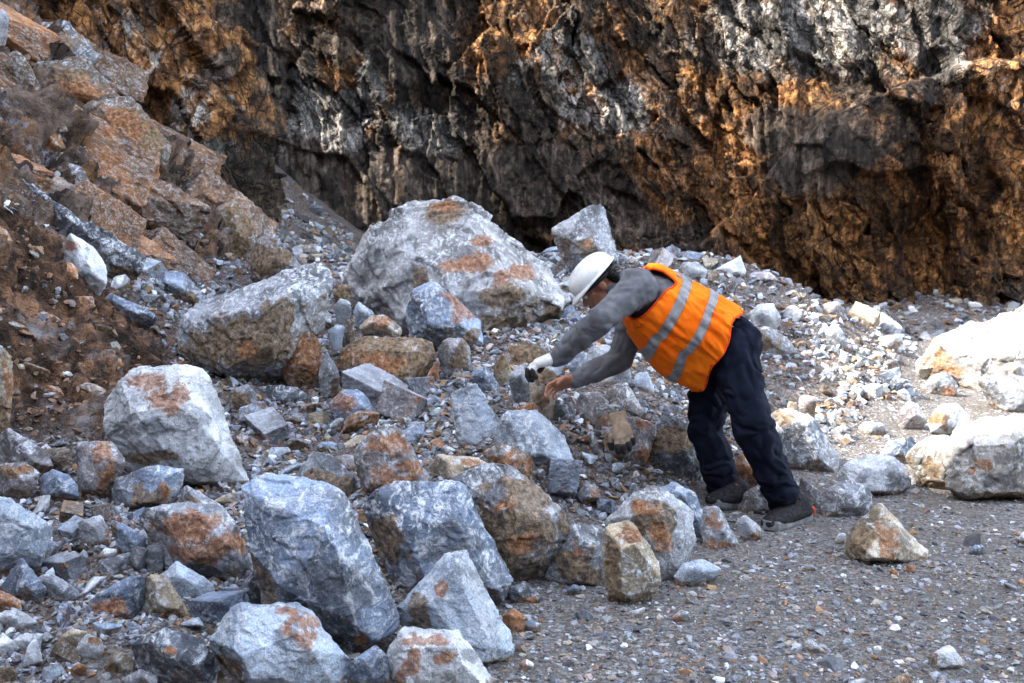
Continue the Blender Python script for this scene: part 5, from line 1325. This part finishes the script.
def sweater_mesh():
    bm = bmesh.new()
    for a, b, ra, rb, s in [('waist', 'chest', .155, .165, (1, 1.22, 1)), ('chest', 'neck', .158, .090, (1, 1.4, 1))]:
        cap(bm, J[a], J[b], ra, rb, s)
    cap(bm, J['neck'] + v_(.02, 0, 0), hp(-.075, -.035, 0), .078, .070)
    for s in 'nf':
        cap(bm, J['neck'] + v_(.05, 0, .0), J['sh_' + s], .095, .092)
        cap(bm, J['sh_' + s], J['el_' + s], .084, .060)
        w_ = J['wr_' + s]; e_ = J['el_' + s]
        cap(bm, e_, e_ + (w_ - e_) * .9, .064, .050); cap(bm, e_ + (w_ - e_) * .84, w_ + (w_ - e_) * .03, .044, .044)
    return bm

def trouser_mesh():
    bm = bmesh.new()
    cap(bm, J['pelvis'] + v_(-.05, 0, .02), J['pelvis'] + v_(.01, 0, -.01), .158, .160, (1, 1.18, 1))
    for s in 'nf':
        h, k, a = J['hip_' + s], J['kn_' + s], J['an_' + s]
        cap(bm, h + v_(.03, 0, .03), h, .125, .128)
        cap(bm, h, h + (k - h) * .5, .132, .115); cap(bm, h + (k - h) * .5, k, .115, .098)
        cap(bm, k, k + (a - k) * .55, .098, .097); cap(bm, k + (a - k) * .55, a + v_(0, 0, -.005), .100, .086)
    return bm

def shoe_bm(an, heel, toe, g=0.0):
    bm = bmesh.new()
    d = toe - heel; u = unit(d); L = np.linalg.norm(d); sd = unit(np.cross(u, (0, 0, 1)))
    def q(f, s, z): return heel + d * f + sd * s + v_(0, 0, z)
    pts = []
    for f, s, z, r in [(.06, 0, .045, .036), (.12, .018, .05, .03), (.12, -.018, .05, .03), (.30, 0, .085, .036), (.22, 0, .10, .038), (.55, .02, .055, .033), (.55, -.02, .055, .033), (.72, .026, .042, .028), (.72, -.026, .042, .028), (.93, .01, .034, .026), (.93, -.012, .034, .024)]:
        pts.append(q(f, s, z) + ICO * (r + g))
    hull_into(bm, np.vstack(pts))
    cap(bm, q(.2, 0, .09), an, .045, .048)
    return bm, q
def sole_bm(q):
    bm = bmesh.new()
    prof = [(-.03, 0), (.0, .028), (.12, .037), (.3, .034), (.5, .038), (.7, .048), (.86, .044), (.97, .026), (1.01, 0)]
    out = [(f, s) for f, s in prof] + [(f, -s * .95) for f, s in prof[-2:0:-1]]
    n = len(out); rows = []
    for z, e in [(-.006, .98), (.008, 1.10), (.032, 1.10), (.042, 1.0)]:
        rows.append([bm.verts.new(q(.5 + (f - .5) * (.98 + .02 * e), s * e, z + (.014 * max(0, f - .75) / .25 if z < .03 else .010 * max(0, f - .75) / .25))) for f, s in out])
    for a, b in zip(rows, rows[1:]):
        for i in range(n): bm.faces.new((a[i], a[(i + 1) % n], b[(i + 1) % n], b[i]))
    bm.faces.new(rows[0][::-1]); bm.faces.new(rows[-1])
    bmesh.ops.recalc_face_normals(bm, faces=bm.faces)
    return bm

HEEL_N, TOE_N = at(808, 520, 5.20), at(764, 536, 5.00)
HEEL_F, TOE_F = at(747, 511, 5.38), at(708, 515, 5.29)
HEEL_N[2] = max(HEEL_N[2], Hg(*HEEL_N[:2])[0]) ; TOE_N[2] = max(min(TOE_N[2], .05), Hg(*TOE_N[:2])[0])
HEEL_F[2] = max(HEEL_F[2], Hg(*HEEL_F[:2])[0]); TOE_F[2] = max(TOE_F[2], Hg(*TOE_F[:2])[0])
sbn, qn = shoe_bm(J['an_n'], HEEL_N, TOE_N); sbf, qf = shoe_bm(J['an_f'], HEEL_F, TOE_F)

gl = bmesh.new(); hand_caps(gl, **HN, curl=(.35, .75, .55), spread=.22, grow=.0032)
cap(gl, HN['wrist'] + v_(.03, 0, .022), HN['wrist'], .036, .032)
gd = bmesh.new(); hand_caps(gd, **HN, curl=(.35, .75, .55), spread=.22, grow=.0050, only=1, palm=False)
DR = dict(wrist=at(620, 424, 5.27), d=unit((.16, -.60, -.66)), n=unit((.15, .62, -.7)), t=(-1, 0, 0))
g2 = bmesh.new(); hand_caps(g2, **DR, grow=.004, curl=(.30, .55, .4), spread=.16, scale=.78)
_t = unit(np.cross(DR['n'], DR['d'])); _c = DR['wrist'] - DR['d'] * .05 + v_(0, .012, 0)
hull_into(g2, np.vstack([_c + _t * .03 + ICO * .014, _c - _t * .03 + ICO * .014, DR['wrist'] + _t * .018 + ICO * .018, DR['wrist'] - _t * .018 + ICO * .018]))
g2d = bmesh.new(); hand_caps(g2d, **DR, grow=.0058, curl=(.30, .55, .4), spread=.16, only=1, palm=False, scale=.78)
for f in (1,):
    hull_into(g2d, np.vstack([DR['wrist'] + v_(.034, .012, -.03) + ICO * .018, DR['wrist'] + v_(.036, .006, -.075) + ICO * .014, DR['wrist'] + v_(.02, .022, -.04) + ICO * .014]))

mb, ms, mt, mg, mgd, m2, m2d, mshn, mshf = remesh_batch([(body_mesh(), .0042), (sweater_mesh(), .0065), (trouser_mesh(), .0065), (gl, .003), (gd, .003), (g2, .003), (g2d, .003), (sbn, .005), (sbf, .005)])

person = bpy.data.objects.new("person", None); COL.objects.link(person)
BASE = v_(MID[0] + .25, 5.2, 0); person.location = BASE
tag(person, "worker in white helmet, orange vest and navy trousers bending over the rubble", "person")
def child(name, me, mat, parent=person):
    me.transform(Matrix.Translation(-Vector(BASE)))
    o = link(name, me, mat, parent); return o
def folds(me, amp, terms, it=2):
    smooth_mesh(me, it)
    V = get_co(me); N = get_no(me)
    d = np.zeros(len(V))
    for k, (sc, a, seed) in enumerate(terms):
        d += a * fbm(V * np.array(sc), 3, seed, .5)
    set_co(me, V + N * (amp * d)[:, None])

rg = lambda X, sd_: 1 - np.minimum(1, np.abs(fbm(X, 2, sd_)) * 2.4)
smooth_mesh(mb, 3)
body = child("body", mb, M_SKIN)
# knit sweater: sag and creases at elbow and armpit
smooth_mesh(ms, 5)
Vm = get_co(ms); Nm = get_no(ms)
Vw2 = Vm + np.stack([fbm(Vm * 6 + k * 7, 2, 90 + k) for k in range(3)], 1) * .08
dm = rg(np.stack([Vw2[:, 0] * 6 + Vw2[:, 2] * 4, Vw2[:, 1] * 6, Vw2[:, 2] * 7 - Vw2[:, 0] * 3], 1), 33) * -.008 + rg(np.stack([Vw2[:, 0] * 11, Vw2[:, 1] * 9, Vw2[:, 2] * 12], 1), 35) * -.003 + fbm(Vm * 7, 2, 36) * .006
set_co(ms, Vm + Nm * (dm + .006)[:, None])
child("sweater", ms, M_SWEATER)
# trousers: drag lines, bunching above the shoes
smooth_mesh(mt, 6)
Vt = get_co(mt); Nt = get_no(mt)
zz = Vt[:, 2]
low = sstep(.42, .12, zz)
rg = lambda X, sd_: 1 - np.minimum(1, np.abs(fbm(X, 2, sd_)) * 2.4)
wv_ = np.stack([fbm(Vt * 5 + k * 7, 2, 60 + k) for k in range(3)], 1) * .10
Vw = Vt + wv_
dg_ = rg(np.stack([Vw[:, 0] * 5 + Vw[:, 2] * 6, Vw[:, 1] * 5, Vw[:, 2] * 5 - Vw[:, 0] * 2], 1), 19) * -.013
dg_ += rg(np.stack([Vw[:, 0] * 6 - Vw[:, 2] * 5, Vw[:, 1] * 6, Vw[:, 2] * 4], 1), 23) * -.009
dg_ += low * rg(np.stack([Vw[:, 0] * 4, Vw[:, 1] * 4, Vw[:, 2] * 15], 1), 29) * -.022 + low * .012
dg_ += fbm(Vt * 4, 2, 15) * .012
set_co(mt, Vt + Nt * dg_[:, None])
child("trousers", mt, M_TROUSER)
for me_, q_s in ((mshn, qn), (mshf, qf)):
    smooth_mesh(me_, 4)
    Vs = get_co(me_); 
    sh = child("shoe", me_, M_SHOE)
    sb = sole_bm(q_s); sm_ = bpy.data.meshes.new("sole"); sb.to_mesh(sm_); sb.free()
    so_l = child("sole", sm_, M_SOLE, sh)
    bv = so_l.modifiers.new("b", 'BEVEL'); bv.width = .003; bv.segments = 2; bv.limit_method = 'NONE'
    # red heel counter and lacing
    hb = bmesh.new()
    hull_into(hb, np.vstack([q_s(-.035, .02, .03) + ICO * .012, q_s(-.035, -.02, .03) + ICO * .012, q_s(-.015, .022, .055) + ICO * .012, q_s(-.015, -.022, .055) + ICO * .012]))
    for k in range(4):
        f = .34 + .09 * k; z = .118 - .018 * k
        cap(hb, q_s(f, .026, z - .004), q_s(f + .03, -.026, z - .004), .0042, .0042)
    hm = bpy.data.meshes.new("trim"); hb.to_mesh(hm); hb.free()
    child("lacing", hm, M_SHOERED, sh)
smooth_mesh(mg, 2); smooth_mesh(mgd, 2)
glove = child("glove", mg, M_GLOVE); child("rubber_coating", mgd, M_GLOVE_DARK, glove)

# eyes, lips, hair, helmet
def bm_mesh(name, f):
    b = bmesh.new(); f(b); m = bpy.data.meshes.new(name); b.to_mesh(m); b.free()
    m.polygons.foreach_set("use_smooth", np.ones(len(m.polygons), bool)); return m
for s in (1, -1):
    e = child("eye", bm_mesh("eye", lambda b: ell(b, hp(.004, .079, .031 * s), [hc * .011, hf * .012, hs_ * .013])), M_EYE, person)
    child("iris", bm_mesh("iris", lambda b: ell(b, hp(.002, .0885, .031 * s), [hc * .0055, hf * .0035, hs_ * .0055])), M_IRIS, e)
child("mouth", bm_mesh("mouth", lambda b: (cap(b, hp(-.045, .099, .018), hp(-.044, .102, 0), .004, .006), cap(b, hp(-.044, .102, 0), hp(-.045, .099, -.018), .006, .004), cap(b, hp(-.053, .098, .012), hp(-.053, .098, -.012), .0055, .0055))), M_LIP, person)
def hair_fn(b):
    ell(b, hp(.045, -.045, 0), [hc * .078, hf * .068, hs_ * .0775])
    hull_into(b, np.vstack([hp(-.005, -.075, .05) + ICO * .026, hp(-.005, -.075, -.05) + ICO * .026, hp(-.05, -.07, .03) + ICO * .02, hp(-.05, -.07, -.03) + ICO * .02, hp(.03, -.065, .05) + ICO * .018, hp(.03, -.065, -.05) + ICO * .018]))
hb_ = bmesh.new(); hair_fn(hb_)
(mh,) = remesh_batch([(hb_, .004)]); smooth_mesh(mh, 2)
Vh = get_co(mh); set_co(mh, Vh + get_no(mh) * (fbm(Vh * 90, 3, 5) * .004)[:, None])
child("hair", mh, M_HAIR)
def helmet_mesh():
    V, F = [], []
    nt_, nr = 64, 22
    def rim(a):      # a = 0 at the face
        f = math.cos(a); peak = max(0, math.cos(a)) ** 3
        return peak
    for j in range(nr + 1):
        t = j / nr
        for i in range(nt_):
            a = 2 * math.pi * i / nt_
            el = t * math.pi / 2 * 1.0
            r = math.sin(el) ** 0.93; h = math.cos(el) ** 0.82
            rf, rs2 = (.120, .104)
            ridge = .006 * math.exp(-((math.sin(a) * r) / .16) ** 2) * (1 if t < .9 else 0) * min(1, (1 - t) * 4)
            c = .040 + .080 * h + ridge
            V.append(hp(c, math.cos(a) * r * rf - .008, math.sin(a) * r * rs2))
    base = (nr) * nt_
    # brim rows
    for j, (out, dn) in enumerate([(.010, .004), (.026, .010), (.030, .016)]):
        for i in range(nt_):
            a = 2 * math.pi * i / nt_; pk = max(0, math.cos(a)) ** 2.2
            e = out * (.35 + .95 * pk); rf, rs2 = .120 + e, .104 + e * (.6 if pk < .1 else 1)
            V.append(hp(.040 - dn * (.6 + 1.2 * pk), math.cos(a) * rf - .008, math.sin(a) * rs2))
    tot = nr + 3
    for j in range(tot):
        for i in range(nt_):
            F.append((j * nt_ + i, j * nt_ + (i + 1) % nt_, (j + 1) * nt_ + (i + 1) % nt_, (j + 1) * nt_ + i))
    me = mesh_arrays("safety_helmet", np.array(V), np.array(F))
    return me
hel = child("safety_helmet", helmet_mesh(), M_HELMET)
so2 = hel.modifiers.new("s", 'SOLIDIFY'); so2.thickness = .004; so2.offset = -1
def band_mesh():
    V, F = [], []; n = 48
    for r_, c in [(1.0, .040), (1.0, .020), (.95, .020), (.95, .040)]:
        for i in range(n):
            a = 2 * math.pi * i / n
            V.append(hp(c - .02 * (1 - math.cos(a)) * .6, math.cos(a) * .108 * r_ - .006, math.sin(a) * .088 * r_))
    for j in range(4):
        for i in range(n):
            F.append((j * n + i, j * n + (i + 1) % n, ((j + 1) % 4) * n + (i + 1) % n, ((j + 1) % 4) * n + i))
    return mesh_arrays("headband", np.array(V), np.array(F))
child("headband", band_mesh(), M_BLACK, hel)
child("nape_strap", bm_mesh("nape_strap", lambda b: (cap(b, hp(-.005, -.10, .055), hp(-.02, -.118, 0), .008, .009), cap(b, hp(-.02, -.118, 0), hp(-.005, -.10, -.055), .009, .008))), M_BLACK, hel)

# high visibility vest: a tube round the trunk with arm holes, open and hanging at the front
def vest():
    nt_, nu = 150, 96
    c0, c1 = at(638, 295, 5.27), at(721, 338, 5.27)
    ax = unit(c1 - c0); bk = unit(np.cross(v_(0, 1, 0), ax)); bk = bk if bk[2] > 0 else -bk
    fr = -bk
    V = np.zeros((nu + 1, nt_, 3)); UU = np.zeros((nu + 1, nt_)); TH = np.zeros((nu + 1, nt_))
    Lx = np.linalg.norm(c1 - c0)
    for j in range(nu + 1):
        u = j / nu
        rb = .168 + .012 * math.sin(u * 3.1) - .006 * u
        rf_ = .150 + .058 * math.sin(min(1, u * 1.15) * math.pi * .62) - .03 * u
        rs3 = .235 + .02 * u
        if u < .12: k = .80 + .20 * (u / .12) ** .5
        else: k = 1
        for i in range(nt_):
            th = 2 * math.pi * i / nt_           # 0 = back, pi = front
            cb, sn = math.cos(th), math.sin(th)
            sgn = lambda x, e: math.copysign(abs(x) ** e, x)
            b_ = sgn(cb, .82); s_ = sgn(sn, .82)
            rr = rb if b_ > 0 else rf_
            lift = (1 - abs(b_)) if False else 0
            hem = (.016 * math.sin(th * 3 + 1) + .012 * math.sin(th * 5)) * u ** 4 + .055 * u ** 3 * max(0, -cb) * 0
            p = c0 + ax * (u * Lx + hem - .02) + bk * (b_ * rr * k) + v_(0, -1, 0) * (s_ * rs3 * k)
            # the unzipped front hangs straight down
            if cb < -.55 and u > .15:
                g = (-.55 - cb) / .45
                p = p + v_(-.015, .02, -(.055 + .055 * u) * g * min(1, (u - .15) * 2.5))
            V[j, i] = p; UU[j, i] = u; TH[j, i] = th
    Vf = V.reshape(-1, 3); th = TH.ravel(); u = UU.ravel()
    nrm = np.cross(np.roll(V, -1, 1) - np.roll(V, 1, 1), np.gradient(V, axis=0)).reshape(-1, 3); nrm /= np.linalg.norm(nrm, axis=1)[:, None] + 1e-9
    ctr = np.repeat((c0 + ax * 0)[None], len(Vf), 0) + ax[None] * (u * Lx)[:, None]
    flip = ((Vf - ctr) * nrm).sum(1) < 0; nrm[flip] *= -1
    fd = fbm(np.stack([np.cos(th) * 3.2 + u * 1.3, np.sin(th) * 3.2 - u * 1.1, u * 1.6], 1), 2, 7) * .018
    fd += -np.abs(fbm(np.stack([np.cos(th) * 5 + u * 3, np.sin(th) * 5, u * 3.5], 1), 2, 9)) * .020 + fbm(Vf * 24, 3, 8) * .002
    fd *= .5 + .7 * u
    Vf = Vf + nrm * fd[:, None]
    hole = []
    F = []
    idx = np.arange((nu + 1) * nt_).reshape(nu + 1, nt_)
    for s in 'nf':
        hole.append((J['sh_' + s] + (J['el_' + s] - J['sh_' + s]) * .08, unit(J['el_' + s] - J['sh_' + s])))
    def in_hole(p):
        for c, d in hole:
            r = p - c; al = r.dot(d); pe = np.linalg.norm(r - d * al)
            if pe < .112 and -.16 < al < .3: return True
        return False
    used_band = []
    for j in range(nu):
        for i in range(nt_):
            f = (idx[j, i], idx[j, (i + 1) % nt_], idx[j + 1, (i + 1) % nt_], idx[j + 1, i])
            cpt = Vf[list(f)].mean(0)
            if in_hole(cpt): continue
            thm = (i + .5) / nt_
            if abs(thm - .53) < .012 and j > 10: continue      # the front opening
            F.append(f)
    return Vf, np.array(F), nrm, u, th, idx, in_hole, nt_, nu
Vv, Fv, Nv, Uv, Tv, Iv, in_hole, NTv, NUv = vest()
def compact(V, F):
    us, inv = np.unique(F.ravel(), return_inverse=True)
    return V[us], inv.reshape(F.shape)
mv = mesh_arrays("safety_vest", *compact(Vv, Fv))
vest_o = child("safety_vest", mv, M_VEST)
sd = vest_o.modifiers.new("s", 'SOLIDIFY'); sd.thickness = .004; sd.offset = 0
fu = (Fv[:, 0] // NTv + .5) / NUv
for u0, u1 in ((.335, .435), (.655, .755)):
    sel = Fv[(fu > u0) & (fu < u1)]
    m_ = mesh_arrays("reflective_band", *compact(Vv + Nv * .0045, sel))
    b_ = child("reflective_band", m_, M_BAND, vest_o)
    q_ = b_.modifiers.new("s", 'SOLIDIFY'); q_.thickness = .0012; q_.offset = 1
# orange binding round the arm holes, collar and hem
from collections import Counter
cnt = Counter(); 
for f in Fv:
    for a in range(4):
        e = (int(f[a]), int(f[(a + 1) % 4])); cnt[(min(e), max(e))] += 1
bd = bmesh.new()
adj = {}
for (a, b), c in cnt.items():
    if c == 1: adj.setdefault(a, []).append(b); adj.setdefault(b, []).append(a)
VB = Vv.copy()
for _ in range(6):
    VN = VB.copy()
    for a, nb in adj.items(): VN[a] = .4 * VB[a] + .6 * np.mean([VB[n] for n in nb], 0)
    VB = VN
for (a, b), c in cnt.items():
    if c == 1:
        pa, pb = VB[a], VB[b]
        d = unit(pb - pa + 1e-9); x = unit(np.cross(d, (.3, .2, .9))); y = np.cross(d, x)
        rg = []
        for p in (pa, pb):
            rg.append([bd.verts.new(p + (x * math.cos(k * math.pi / 3) + y * math.sin(k * math.pi / 3)) * .0055) for k in range(6)])
        for k in range(6): bd.faces.new((rg[0][k], rg[0][(k + 1) % 6], rg[1][(k + 1) % 6], rg[1][k]))
pm = bpy.data.meshes.new("piping"); bd.to_mesh(pm); bd.free()
child("piping", pm, M_PIPING, vest_o)

# the spare glove left lying on the brown rock
smooth_mesh(m2, 2); smooth_mesh(m2d, 2)
gb = DR['wrist'].copy(); 
m2.transform(Matrix.Translation(-Vector(gb))); m2d.transform(Matrix.Translation(-Vector(gb)))
gO = link("work_glove", m2, M_GLOVE_TAN, loc=Vector(gb))
tag(gO, "pale tan work glove with dark fingertips dropped on the flat brown rock", "glove")
link("fingertip_coating", m2d, M_GLOVE_DARK, gO)
